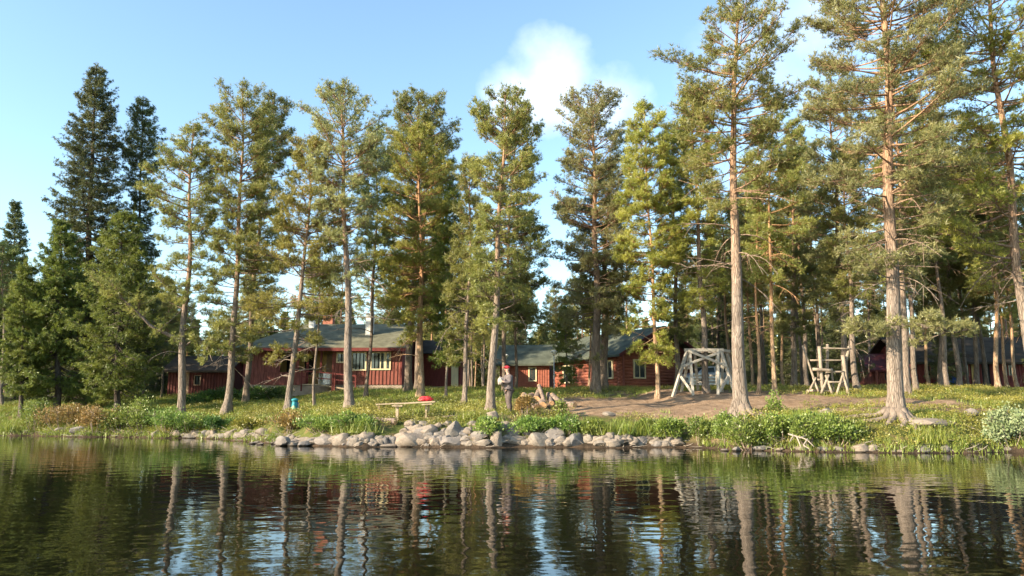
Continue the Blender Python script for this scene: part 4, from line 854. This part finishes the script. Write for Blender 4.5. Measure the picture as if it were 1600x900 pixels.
for i in range(18):
    xx = .25+i*(Gw-.5)/17; zt_ = hl+1.55*(1-abs(xx-ym)/ym); mb.box(xx-.05, xx+.05, -.025, -.001, hl, zt_)
mb.build('gable', M['darkred'], lc)
mb = MB()
for sg in (-1, 1):
    ex = ym+sg*(ym+.75); ez = hl-.75*1.65/ym+.02; vs = [(ex, -.8, ez), (ex, Lw+.6, ez), (ym, Lw+.6, hl+1.67), (ym, -.8, hl+1.67)]; vs2 = [(a, b, c+.14) for a, b, c in vs]
    mb.add(vs+vs2, [(0, 1, 2, 3), (7, 6, 5, 4), (0, 4, 5, 1), (1, 5, 6, 2), (2, 6, 7, 3), (3, 7, 4, 0)])
rf2 = mb.build('roof', M['roofgreen'], lc)
mb = MB(); mb.beam((ym-ym-.75, -.84, hl-.75*1.65/ym+.09), (ym, -.84, hl+1.74), .04, .2); mb.beam((Gw+.75, -.84, hl-.75*1.65/ym+.09), (ym, -.84, hl+1.74), .04, .2); mb.build('barge_board', M['roofdark'], rf2)
window(lc, 1.0, 1.85, .95, 2.05, -.13, 2, 'cream', .09, curtain=True)
MB().box(0-.06, .10, -.25, -.13, .1, hl+.1).build('corner_board', M['red'], lc)
def sidewin(par, y0_, y1_, z0_, z1_, x_=-.13):
    mb = MB(); fw = .1
    for a in ((y0_-fw, y1_+fw, z1_, z1_+fw), (y0_-fw, y1_+fw, z0_-fw, z0_), (y0_-fw, y0_, z0_, z1_), (y1_, y1_+fw, z0_, z1_)): mb.box(x_-.07, x_+.02, a[0], a[1], a[2], a[3])
    mb.box(x_-.05, x_-.01, (y0_+y1_)/2-.03, (y0_+y1_)/2+.03, z0_, z1_); f = mb.build('window', M['cream'], par); MB().box(x_-.03, x_-.02, y0_, y1_, z0_, z1_).build('pane', M['glass'], f)
sidewin(lc, .75, 1.65, .95, 2.0); sidewin(lc, 5.4, 6.5, .8, 1.9)
MB().box(-.02, Gw+.02, -.02, Lw+.02, -.3, .25).build('foundation', M['concrete'], lc)

# ---- green roofed annex
ap = W(781, 606, 56); az_ = gnd(0, 56)-.2; an_ = thing('red_annex', 'small red outbuilding with a green sheet roof behind the person', 'outbuilding', (ap[0], 56, az_), R(-8)); zt = W(820, 567, 56)[2]-az_; wa = 3.7
mb = MB(); boards(mb, 0, wa, .2, zt, 0, .18); mb.box(0, .1, .12, 5, .2, zt); mb.box(wa-.1, wa, .12, 5, .2, zt); mb.box(0, wa, 4.9, 5, .2, zt); gable_fill(mb, .01, .1, 0, 5, zt, zt+1.35); gable_fill(mb, wa-.11, .1, 0, 5, zt, zt+1.35); mb.build('wall', M['redlog'], an_)
mb = MB(); gable_roof(mb, 0, wa, 0, 5, zt, zt+1.4, .45); mb.build('roof', M['roofgreen'], an_)
window(an_, 2.25, 2.7, .95, 1.85, 0, 1, 'cream', .09); MB().box(1.18, 1.30, -.05, -.023, .2, zt).build('corner_board', M['darkred'], an_); MB().box(0, wa, .02, 4.9, -.2, .198).build('foundation', M['concrete'], an_)

# ---- red hut, low hut and the long red building at the right
hp = W(1363, 608, 49); hz = gnd(hp[0], 49)-.2; hut = thing('red_hut', 'narrow dark red hut with a steep red roof left of the huge pine', 'hut', (hp[0], 49, hz), R(6)); zt = W(1375, 577, 49)[2]-hz; wa = 2.3
mb = MB(); boards(mb, 0, wa, 0, zt, .0, .16); mb.box(0, .1, .12, 3, 0, zt); mb.box(wa-.1, wa, .12, 3, 0, zt); mb.box(0, wa, 2.9, 3, 0, zt); gable_fill(mb, .01, .1, 0, 3, zt, zt+.95); gable_fill(mb, wa-.11, .1, 0, 3, zt, zt+.95); mb.build('wall', M['red'], hut)
mb = MB(); gable_roof(mb, 0, wa, 0, 3, zt, zt+1.0, .3); mb.build('roof', M['roofdark'], hut)
window(hut, .9, 1.5, .7, 1.4, 0, 1, 'red', .06); MB().box(.1, .22, -.4, -.28, 0, zt-.1).build('porch_post', M['red'], hut); MB().box(wa-.3, wa-.18, -.4, -.28, 0, zt-.1).build('porch_post', M['red'], hut)
hp = W(1345, 606, 56); hz = gnd(hp[0], 56)-.2; h2 = thing('low_red_hut', 'low red hut with a dark roof left of the narrow hut', 'hut', (hp[0], 56, hz)); zt = W(1350, 584, 56)[2]-hz
mb = MB(); boards(mb, 0, 2.2, 0, zt, 0, .16); mb.box(0, .1, .12, 2.5, 0, zt); mb.box(2.1, 2.2, .12, 2.5, 0, zt); mb.box(0, 2.2, 2.4, 2.5, 0, zt); mb.build('wall', M['red'], h2)
mb = MB(); gable_roof(mb, 0, 2.2, 0, 2.5, zt, zt+.5, .25); mb.build('roof', M['slate'], h2); window(h2, .9, 1.2, .5, .95, 0, 1, 'white', .05)
lp_ = W(1432, 608, 48); lz = gnd(30, 49)-.2; lb = thing('long_red_building', 'long red building in the shade of the right hand pines', 'building', (lp_[0], 48, lz)); zt = W(1500, 562, 48)[2]-lz; wl = W(1640, 600, 48)[0]-lp_[0]
fx = lambda px: W(px, 600, 48)[0]-lp_[0]
mb = MB()
for a, b in ((0, fx(1474)), (fx(1498), fx(1536)), (fx(1549), wl)): boards(mb, a, b, .2, zt, 0, .2)
mb.box(0, .1, .12, 6, .2, zt); mb.box(wl-.1, wl, .12, 6, .2, zt); mb.box(0, wl, 5.9, 6, .2, zt); gable_fill(mb, .01, .1, 0, 6, zt, zt+1.5); gable_fill(mb, wl-.11, .1, 0, 6, zt, zt+1.5); mb.build('wall', M['darkred'], lb)  # walls in the darker red that holds the pines' shade
MB().box(fx(1474), fx(1498), 2.4, 2.5, .2, zt).build('porch_wall', M['darkred'], lb); MB().box(fx(1474), fx(1498), -.05, 2.4, 0, .2).build('porch_floor', M['plank'], lb)
MB().box(fx(1536), fx(1549), .02, .08, .2, zt).build('door', M['dark'], lb); MB().box(fx(1474), fx(1498), -.4, -.3, zt-.5, zt-.05).build('porch_beam', M['slate'], lb)  # the door is a near-black slab standing for an unlit inside
mb = MB(); gable_roof(mb, 0, wl, 0, 6, zt, zt+1.6, .6); mb.build('roof', M['slate'], lb)
for a, b in ((1450, 1460), (1505, 1515), (1570, 1584)): window(lb, fx(a), fx(b), 1.0, 1.9, 0, 2, 'red', .06)
MB().box(fx(1519), fx(1526), -.06, -.024, .2, zt).build('panel', M['ochre'], lb)
bp = W(1491, 606, 47.2); bt = thing('blue_barrel', 'bright blue barrel by the porch of the long red building', 'barrel', (bp[0], 47.2, gnd(bp[0], 47.2)))
M['blue'] = simple('blue plastic', (.02, .12, .55), .4, .1, 3, 0); MB().lathe([(.26, 0), (.29, .05), (.31, .35), (.315, .37), (.31, .39), (.29, .72), (.26, .78)], 16).build('drum', M['blue'], bt, smooth=True); MB().lathe([(.27, .781), (.27, .80), (.2, .81)], 16).build('lid', M['blue'], bt)

# ------------------------------------------------------------------ swing frame
sp = G(1100, 616); SD = sp[1]+.8; sw = thing('swing_frame', 'weathered pale timber swing frame with splayed legs', 'swing frame', (sp[0], SD, gnd(sp[0], SD))); sz = gnd(sp[0], SD)
def sw_p(px, py, dy=0): return W(px, py, SD+dy)-[sp[0], SD, sz]
def gb(p): return np.array([p[0], p[1], gnd(p[0]+sp[0], p[1]+SD)-sz-.05])
def part_beam(par, name, p, q, w_=.13, h=.13, mat='woodgrey'): return MB().beam(p, q, w_, h).build(name, M[mat], par, bevel=.012)
fr = -1.1; bk = 1.1
tl, tr = sw_p(1074, 547, fr*.45), sw_p(1126, 547, fr*.45); tlb, trb = sw_p(1079, 549, bk*.55), sw_p(1135, 549, bk*.55)
for p, q in ((tl, tr), (tlb, trb), (tl, tlb), (tr, trb)): part_beam(sw, 'top_beam', p+[(-.15 if q[0] > p[0]+.5 else 0), 0, 0], q+[(.15 if q[0] > p[0]+.5 else 0), 0, 0], .14, .15)
for top, bot in ((tl, gb(sw_p(1051, 617, fr))), (tl+[.12, 0, 0], gb(sw_p(1083, 617, fr-.2))), (tr, gb(sw_p(1149, 612, fr))), (tr+[-.12, 0, 0], gb(sw_p(1122, 614, fr-.2))), (tlb, gb(sw_p(1064, 612, bk))), (trb, gb(sw_p(1152, 610, bk))), (tlb+[.2, 0, 0], gb(sw_p(1091, 612, bk+.1))), (trb+[-.2, 0, 0], gb(sw_p(1128, 612, bk+.1)))):
    part_beam(sw, 'leg', bot, top, .13, .14)
for p, q in ((sw_p(1067, 572, fr*.75), sw_p(1126, 550, fr*.5)), (sw_p(1075, 548, fr*.6), sw_p(1136, 572, fr*.8)), (sw_p(1064, 588, fr*.85), sw_p(1082, 614, fr*1.15)), (sw_p(1138, 588, fr*.85), sw_p(1124, 612, fr*1.1)), (sw_p(1070, 575, bk*.8), sw_p(1076, 575, fr*.7))): part_beam(sw, 'brace', p, q, .10, .12)
mb = MB()
for k in range(4): mb.beam(sw_p(1078, 601, -.25+k*.14), sw_p(1120, 601, -.25+k*.14), .11, .035)
mb.build('seat', M['woodgrey'], sw)
mb = MB()
for k in range(3): mb.beam(sw_p(1078, 597-k*5, .34+k*.03), sw_p(1120, 597-k*5, .34+k*.03), .03, .11)
mb.build('backrest', M['woodgrey'], sw)
for px in (1079, 1119):
    for dy in (-.25, .3): part_beam(sw, 'hanger', sw_p(px, 600, dy), sw_p(px, 549, dy*.5), .05, .05)

# ------------------------------------------------------------------ climbing frame of logs
lp2 = G(1298, 617); LD = lp2[1]; lf = thing('climbing_frame', 'rustic log climbing frame with crossed trestles and rails', 'climbing frame', (lp2[0], LD, lp2[2])); 
def lf_p(px, py, dy=0): return W(px, py, LD+dy)-lp2
def pole(par, name, p, q, r, mat='woodpole'): 
    p = np.array(p, float); q = np.array(q, float); s_ = np.linspace(0, 1, 5)[:, None]; return MB().tube(p+(q-p)*s_, np.linspace(r, r*.85, 5), 9, jit=.05, rng=rr_).build(name, M[mat], par, smooth=True)
M['woodpole'] = simple('grey brown poles', (.30, .245, .19), .9, .3, 6, .01)
for a in (((1286, 618, 0), (1280, 541, 0), .085), ((1292, 616, .2), (1293, 538, .4), .07), ((1325, 616, 0), (1317, 555, .1), .09), ((1318, 580, .2), (1327, 541, .2), .07), ((1254, 540, .6), (1278, 610, 0), .055), ((1299, 575, .5), (1303, 614, .3), .05)): pole(lf, 'post', lf_p(*a[1]), lf_p(*a[0]), a[2])
for a in (((1283, 615, -.2), (1295, 586, 0), .06), ((1301, 617, -.2), (1290, 586, 0), .06), ((1307, 617, -.2), (1318, 582, 0), .06), ((1327, 618, -.2), (1316, 582, 0), .06), ((1266, 608, -.2), (1275, 590, 0), .05), ((1279, 612, -.2), (1270, 590, 0), .05)): pole(lf, 'trestle_leg', lf_p(*a[0]), lf_p(*a[1]), a[2])
for a in (((1282, 544, .1), (1330, 545, .1), .045), ((1266, 563, .1), (1322, 563, .1), .045), ((1270, 577, -.15), (1301, 579, -.1), .08), ((1290, 581, -.1), (1319, 581, 0), .05), ((1277, 593, 0), (1288, 594, 0), .05), ((1294, 597, -.1), (1318, 597, -.1), .05), ((1265, 610, 0), (1305, 611, 0), .06)): pole(lf, 'rail', lf_p(*a[0]), lf_p(*a[1]), a[2])
for i, (a, b, lab) in enumerate((((1261, 615), (1284, 620), 'short thick log lying at the left foot of the log frame'), ((1270, 608), (1310, 612), 'long dark log lying under the log frame'))):
    P0, P1 = G(*a), G(*b); P0[2] += .1; P1[2] += .1; P1[1] = P0[1]+.2; lg = thing('log', lab, 'log', P0)
    MB().tube([np.zeros(3), (P1-P0)/2, P1-P0], .11, 12).build('log_body', M['woodpole'], lg, smooth=False)

# ------------------------------------------------------------------ silver car parked behind the swing frame
M['carpaint'] = simple('silver car paint', (.48, .50, .52), .3, .04, 2, 0, .5, .5); M['rubber'] = simple('tyre rubber', (.025, .025, .025), .85, .1, 5, 0); M['lens'] = simple('headlight lens', (.75, .78, .8), .15, .05, 3, 0, 0, .8)
cx_ = W(1112, 600, 49); cz_ = gnd(cx_[0], 49); car = thing('parked_car', 'silver hatchback parked behind the swing frame', 'car', (cx_[0], 49, cz_), R(14))
prof = [(-2.05, .35), (-2.1, .75), (-1.95, .98), (-1.35, 1.05), (-.9, 1.40), (-.4, 1.50), (.75, 1.48), (1.5, 1.10), (1.95, 1.0), (2.05, .8), (2.05, .35)]
def carbody(prof, hw, zb_=.28):
    mb = MB(); n_ = len(prof)
    rows = []
    for sgn, s_ in ((-1, 1.0), (-1, .0), (1, .0), (1, 1.)): pass
    for y_, inset in ((-hw, 1), (-hw*.97, 0), (hw*.97, 0), (hw, 1)):
        rows.append([(x, y_*(1-.16*max(0, z-1.0)/.5) , z if not inset else min(z, z-.03)) for x, z in prof])
    vs = [v for r in rows for v in r]; fs = [(r*n_+i, r*n_+i+1, (r+1)*n_+i+1, (r+1)*n_+i) for r in range(3) for i in range(n_-1)]
    fs += [tuple(range(n_))[::-1], tuple(3*n_+i for i in range(n_))]; fs += [(0, n_, n_*2, n_*3, n_*4-1, n_*3-1, n_*2-1, n_-1)]
    return mb.add(vs, fs)
body = carbody(prof, .85).build('body', M['carpaint'], car, bevel=.03)
mb = MB()
for sgn in (-1, 1):
    for xs_ in (((-1.12, 1.08), (-.85, 1.34), (-.2, 1.42), (-.2, 1.08)), ((-.1, 1.08), (-.1, 1.42), (.7, 1.40), (1.15, 1.12))):
        v_ = [(x, sgn*(.85*(1-.16*max(0, z-1)/.5)+.012), z) for x, z in xs_]; v2 = [(x, y-sgn*.01, z) for x, y, z in v_]; mb.add(v_+v2, [(0, 1, 2, 3), (7, 6, 5, 4), (0, 4, 5, 1), (1, 5, 6, 2), (2, 6, 7, 3), (3, 7, 4, 0)])
mb.build('side_windows', M['glass'], car)
MB().beam((-1.33, 0, 1.075), (-.93, 0, 1.39), 1.35, .03).build('windscreen', M['glass'], car); MB().beam((1.48, 0, 1.135), (.82, 0, 1.46), 1.3, .03).build('rear_window', M['glass'], car)
for x_ in (-1.3, 1.3):
    for s_ in (-1, 1):
        an = np.linspace(0, 1, 2)[:, None]; wh = MB().tube([(x_, s_*.70, .31), (x_, s_*.90, .31)], .31, 20).build('wheel', M['rubber'], car); MB().tube([(x_, s_*.905, .31), (x_, s_*.92, .31)], .19, 14).build('rim', M['steel'], wh)
for s_ in (-1, 1): MB().box(-2.12, -1.98, s_*.55-.17, s_*.55+.17, .70, .86).build('headlight', M['lens'], car, bevel=.02); MB().box(-1.0, -.85, s_*.93-.08, s_*.93+.08, 1.05, 1.18).build('mirror', M['carpaint'], car, bevel=.02)
MB().box(-2.13, -2.06, -.8, .8, .36, .56).build('bumper', M['steel'], car, bevel=.02)

# ------------------------------------------------------------------ lamp posts
for px, pt, pb_, lab in ((790, 555, 606, 'slim lamp post behind the head of the person'), (866, 549, 609, 'slim lamp post left of the young spruce and log cabin')):
    d_ = 44 if px == 866 else 48; b = W(px, pb_, d_); b[2] = gnd(b[0], d_); hgt = W(px, pt, d_)[2]-b[2]; lamp = thing('lamp_post', lab, 'lamp post', b)
    MB().lathe([(.06, 0), (.05, .1), (.035, .2), (.03, hgt-.25)], 10).build('pole', M['steel'], lamp, smooth=True)
    MB().lathe([(.05, hgt-.25), (.12, hgt-.12), (.2, hgt-.03), (.21, hgt), (.10, hgt+.05), (.02, hgt+.07)], 14).build('lamp_shade', M['white'], lamp, smooth=True)

# ------------------------------------------------------------------ plank table, bag, logs, planks
tb = G(645, 656); TD = tb[1]; table = thing('plank_table', 'long narrow plank table on post legs above the rocks', 'table', tb)
tp = lambda px, py, dy=0: W(px, py, TD+dy)-tb
mb = MB()
for k in range(3): mb.beam(tp(616, 631, -.2+k*.2), tp(680, 627.5, -.2+k*.2), .19, .05)
mb.build('tabletop', M['plank'], table)
for a, dy in ((621, -.05), (666, 0.0), (670, .25)):
    t0 = tp(a, 631, dy); z0 = gnd(t0[0]+tb[0], TD+dy)-tb[2]; MB().beam((t0[0], dy, z0-.1), (t0[0], dy, t0[2]-.03), .10 if a == 621 else .07, .10 if a == 621 else .07).build('leg', M['plank'], table)
mb = MB(); mb.beam(tp(614, 634, 0), tp(630, 634, 0), .5, .05); mb.beam(tp(660, 632, 0), tp(676, 631, 0), .5, .05); mb.build('cross_beam', M['plank'], table)
lr_ = G(600, 640); bn = thing('plank_bench', 'old plank lying level behind the left end of the table', 'plank', lr_)
MB().beam(W(588, 632, lr_[1])-lr_, W(625, 630, lr_[1])-lr_, .25, .05).build('board', M['plank'], bn); 
for px in (592, 620): a = W(px, 632, lr_[1])-lr_; MB().box(a[0]-.06, a[0]+.06, -.08, .08, -.15, a[2]-.02).build('support', M['woodbrown'], bn)
M['redcloth'] = simple('red cloth', (.55, .04, .05), .8, .3, 8, .01); M['pink'] = simple('faded red cloth', (.62, .16, .14), .85, .3, 8, .01)
bgp = W(665, 627.5, TD); 
import bmesh
def blob(name, mat, parent, loc, sc, seed, amp=.25, fq=2.5):
    bm = bmesh.new(); bmesh.ops.create_icosphere(bm, subdivisions=4, radius=1)
    for v in bm.verts:
        n_ = mnoise.noise(v.co*fq+Vector((seed, 0, 0))); c = v.co*(1+amp*n_); c.z = max(c.z, -.75); v.co = Vector((c.x*sc[0], c.y*sc[1], c.z*sc[2]))
    me = bpy.data.meshes.new(name); bm.to_mesh(me); bm.free(); me.shade_smooth(); return link(name, me, mat, parent, loc)
rbag = thing('red_bag', 'crumpled red bag lying on the right end of the table', 'bag', (bgp[0], bgp[1], bgp[2]+.01))
blob('bag_body', M['redcloth'], rbag, (0, 0, .075), (.24, .16, .10), 3, .5); blob('flap', M['pink'], rbag, (-.13, -.03, .06), (.14, .12, .06), 8, .4)
MB().tube([(.05, -.1, .15), (.1, -.14, .2), (.18, -.12, .17), (.2, -.08, .08)], .012, 6).build('strap', M['redcloth'], rbag)
def cutlog(p, q, r, label, group=None, seg=None):
    p = np.array(p, float); q = np.array(q, float); lg = thing('log', label, 'log', p, group=group); s_ = np.linspace(0, 1, 7)[:, None]
    MB().tube((q-p)*s_, r*(1+.04*np.sin(np.arange(7)*2.)), 14, cap=False, jit=.03, rng=rr_).build('bark', M['log_bark'], lg, smooth=True)
    t = nrm(q-p)
    MB().tube([t*-.005, t*.02], r*.985, 14).build('cut_end', M['cutwood'], lg); MB().tube([(q-p)-t*.02, (q-p)+t*.005], r*.985, 14).build('cut_end', M['cutwood'], lg); return lg
LG = 'logs of the wood pile'
def lg_(px0, py0, d0, px1, py1, d1, r, lab): cutlog(W(px0, py0, d0), W(px1, py1, d1), r, lab)
ld = G(850, 640)[1]
lg_(812, 628, ld, 832, 618, ld+.9, .14, 'thick log with a pale cut face just right of the brown bush')
lg_(838, 636, ld-.4, 818, 617, ld+.5, .13, 'dark log slanting down at the front of the wood pile')
lg_(838, 624, ld+.3, 843, 612, ld+1.3, .16, 'log with an orange cut face at the back of the wood pile')
lg_(848, 634, ld-.2, 846, 620, ld+1., .17, 'big round ended log at the centre front of the wood pile')
lg_(851, 629, ld, 842, 602, ld+.7, .085, 'pale split log leaning steeply up in the middle of the wood pile')
lg_(862, 630, ld, 857, 616, ld+1., .11, 'leaning log right of the steep pale one')
lg_(880, 634, ld, 862, 618, ld+.7, .14, 'brown log lying low behind the tiny pale sapling')
lg_(898, 634, ld-.1, 872, 628, ld+.6, .15, 'rightmost log of the wood pile with a light cut face')
lg_(826, 635, ld-.3, 822, 625, ld+.5, .10, 'small log end poking out at the left front of the wood pile')
lg_(870, 633, ld+.2, 858, 622, ld+1.1, .13, 'shaded log wedged between the centre and right logs')
lg_(618, 659, 28., 570, 656, 28.5, .13, 'hollow ended log under the left leg of the table')
lg_(588, 664, 27.8, 566, 662, 28.4, .12, 'dark ended log left of the hollow ended one')
lg_(690, 655, 28.4, 762, 649, 29.0, .12, 'long dark log lying along the rocks right of the table')
for (a, b, lab) in (((374, 660), (412, 658), 'weathered plank step on the bank left of the reddish shrub'), ((388, 655), (424, 653), 'second plank step just above the weathered one')):
    p, q = G(*a), G(*b); q[1] = p[1]; q[2] = p[2]; pl_ = thing('plank_step', lab, 'step', p); MB().beam((0, 0, .05), q-p+[0, 0, .05], .3, .08).build('board', M['woodbrown'], pl_)
    for t_ in (.1, .9): MB().box((q-p)[0]*t_-.03, (q-p)[0]*t_+.03, -.2, -.152, -.3, .1).build('stake', M['woodbrown'], pl_)

# ------------------------------------------------------------------ teal rucksack by the leaning pine
M['teal'] = simple('teal nylon', (.02, .20, .24), .6, .2, 8, .006); M['lime'] = simple('pale green nylon', (.25, .38, .22), .6, .2, 8, .006); M['navy'] = simple('navy strap', (.02, .04, .09), .7, .1, 8, 0)
bk_ = G(460, 645); bag = thing('rucksack', 'teal rucksack leaning behind the foot of the leaning pine', 'rucksack', bk_)
blob('pack_body', M['teal'], bag, (0, 0, .30), (.14, .13, .30), 1, .12, 1.5); blob('lid', M['teal'], bag, (0, -.02, .55), (.15, .14, .08), 4, .12, 1.5)
blob('front_pocket', M['lime'], bag, (-.01, -.12, .18), (.10, .06, .14), 6, .1, 1.5)
MB().tube([(.12, -.05, .5), (.2, -.06, .35), (.2, -.06, .2), (.13, -.05, .08)], .018, 6).build('strap', M['navy'], bag)

# ------------------------------------------------------------------ the person
M['skin'] = simple('skin', (.55, .33, .24), .55, .08, 8, 0); M['jacket'] = simple('grey jacket', (.13, .108, .108), .9, .3, 9, .02); M['trousers'] = simple('grey brown trousers', (.11, .085, .078), .9, .3, 8, .02)
M['cap'] = simple('red cap', (.50, .03, .045), .8, .15, 10, .003); M['boot'] = simple('dark boots', (.05, .04, .035), .6, .2, 8, .003); M['bundle'] = simple('pale bundle', (.36, .30, .27), .85, .2, 8, .01); M['hairm'] = simple('brown hair', (.10, .06, .04), .8, .2, 14, .004); M['eye'] = simple('eyes', (.03, .02, .02), .3, .05, 4, 0)
pp = G(795, 646); pp[0] = W(794, 646, pp[1])[0]; person = thing('person', 'person in grey clothes and a red cap holding a pale bundle up to the chest', 'person', pp, R(-62))
# faces local -y; turned so the face points to the photo's left
def skin(name, vs, es, rad, mat, parent, root=0, sub=2):
    me = bpy.data.meshes.new(name); me.from_pydata([tuple(v) for v in vs], es, []); o = link(name, me, mat, parent)
    m_ = o.modifiers.new('skin', 'SKIN'); m_.use_smooth_shade = True; m_.branch_smoothing = .4
    for i, r_ in enumerate(rad):
        sv = me.skin_vertices[0].data[i]; sv.radius = r_ if isinstance(r_, tuple) else (r_, r_); sv.use_root = (i == root)
    ss = o.modifiers.new('sub', 'SUBSURF'); ss.levels = sub; ss.render_levels = sub; return o
V_ = [(0, .02, .94), (0, .03, 1.10), (0, .03, 1.28), (0, .01, 1.44), (0, -.01, 1.52), (0, -.035, 1.60), (0, -.05, 1.68), (0, -.04, 1.74)]; E_ = [(i, i+1) for i in range(7)]; Rd = [(.15, .11), (.14, .10), (.165, .115), (.13, .085), .052, (.068, .075), (.078, .092), (.06, .07)]
for s_ in (-1, 1):
    n0 = len(V_); V_ += [(s_*.10, .02, .88), (s_*.11, -.02 if s_ > 0 else .05, .50), (s_*.115, .05 if s_ > 0 else .12, .10), (s_*.12, -.08 if s_ > 0 else -.01, .045)]; E_ += [(0, n0), (n0, n0+1), (n0+1, n0+2), (n0+2, n0+3)]; Rd += [(.09, .09), .058, .038, (.03, .022)]
hands = []
for s_ in (-1, 1):
    n0 = len(V_); V_ += [(s_*.19, .0, 1.41), (s_*.25, -.06, 1.16), (s_*.14, -.30, 1.20), (s_*.09, -.365, 1.225)]; E_ += [(3, n0), (n0, n0+1), (n0+1, n0+2), (n0+2, n0+3)]; Rd += [.062, .046, .031, (.04, .022)]
    w_ = np.array(V_[n0+3])
    for k, (oz, ln) in enumerate(((.030, .075), (.010, .082), (-.010, .078), (-.030, .062))):
        b0 = len(V_); V_ += [tuple(w_+[-s_*.015, -.03, oz]), tuple(w_+[-s_*.05, -.045, oz]), tuple(w_+[-s_*(.05+ln*.5), -.03, oz-.004])]; E_ += [(n0+3, b0), (b0, b0+1), (b0+1, b0+2)]; Rd += [.010, .009, .007]
    b0 = len(V_); V_ += [tuple(w_+[-s_*.01, .005, .04]), tuple(w_+[-s_*.04, -.005, .065])]; E_ += [(n0+3, b0), (b0, b0+1)]; Rd += [.011, .009]
bd = skin('body', V_, E_, Rd, M['skin'], person)
# jacket, trousers, boots over the body
JV = [(0, .02, .86), (0, .03, 1.0), (0, .03, 1.25), (0, .01, 1.43), (0, -.005, 1.50)]; JE = [(0, 1), (1, 2), (2, 3), (3, 4)]; JR = [(.225, .18), (.21, .17), (.22, .17), (.175, .13), (.08, .08)]
for s_ in (-1, 1): n0 = len(JV); JV += [(s_*.20, .0, 1.41), (s_*.26, -.06, 1.16), (s_*.15, -.285, 1.195)]; JE += [(3, n0), (n0, n0+1), (n0+1, n0+2)]; JR += [.095, .08, .055]
skin('jacket', JV, JE, JR, M['jacket'], person)
TV_ = [(0, .02, .95)]; TE = []; TR = [(.175, .135)]
for s_ in (-1, 1): n0 = len(TV_); TV_ += [(s_*.10, .02, .84), (s_*.11, -.02 if s_ > 0 else .05, .50), (s_*.115, .05 if s_ > 0 else .12, .13)]; TE += [(0, n0), (n0, n0+1), (n0+1, n0+2)]; TR += [(.13, .13), .098, .08]
skin('trousers', TV_, TE, TR, M['trousers'], person)
for s_ in (-1, 1):
    y_ = .05 if s_ > 0 else .12; skin('boot', [(s_*.115, y_, .18), (s_*.115, y_, .06), (s_*.118, y_-.10, .045), (s_*.12, y_-.17, .04)], [(0, 1), (1, 2), (2, 3)], [.075, .072, (.066, .056), (.058, .046)], M['boot'], person, sub=1)
# head details
blob('nose', M['skin'], person, (0, -.142, 1.672), (.014, .02, .024), 1, .05); 
for s_ in (-1, 1): blob('ear', M['skin'], person, (s_*.083, -.045, 1.675), (.012, .022, .034), 2, .05); blob('eye', M['eye'], person, (s_*.032, -.128, 1.695), (.012, .008, .008), 2, 0)
blob('mouth', M['pink'], person, (0, -.128, 1.632), (.026, .008, .008), 2, 0)
blob('hair', M['hairm'], person, (0, -.02, 1.69), (.088, .09, .085), 5, .1)
blob('cap', M['cap'], person, (0, -.04, 1.745), (.098, .112, .075), 7, .04); MB().box(-.07, .07, -.235, -.12, 1.742, 1.755).build('cap_peak', M['cap'], person, bevel=.004)
bu = thing('bundle', 'pale bundle held against the chest of the person', 'bundle', (0, 0, 0)); 
a_ = R(-62); off = np.array([0, -.33, 1.22]); ox = off[0]*math.cos(a_)-off[1]*math.sin(a_); oy = off[0]*math.sin(a_)+off[1]*math.cos(a_)
bu.location = (pp[0]+ox, pp[1]+oy, pp[2]+1.10); bu.rotation_euler = (0, 0, a_)
blob('wrapped_cloth', M['bundle'], bu, (0, 0, .12), (.12, .10, .17), 12, .3, 2.5)
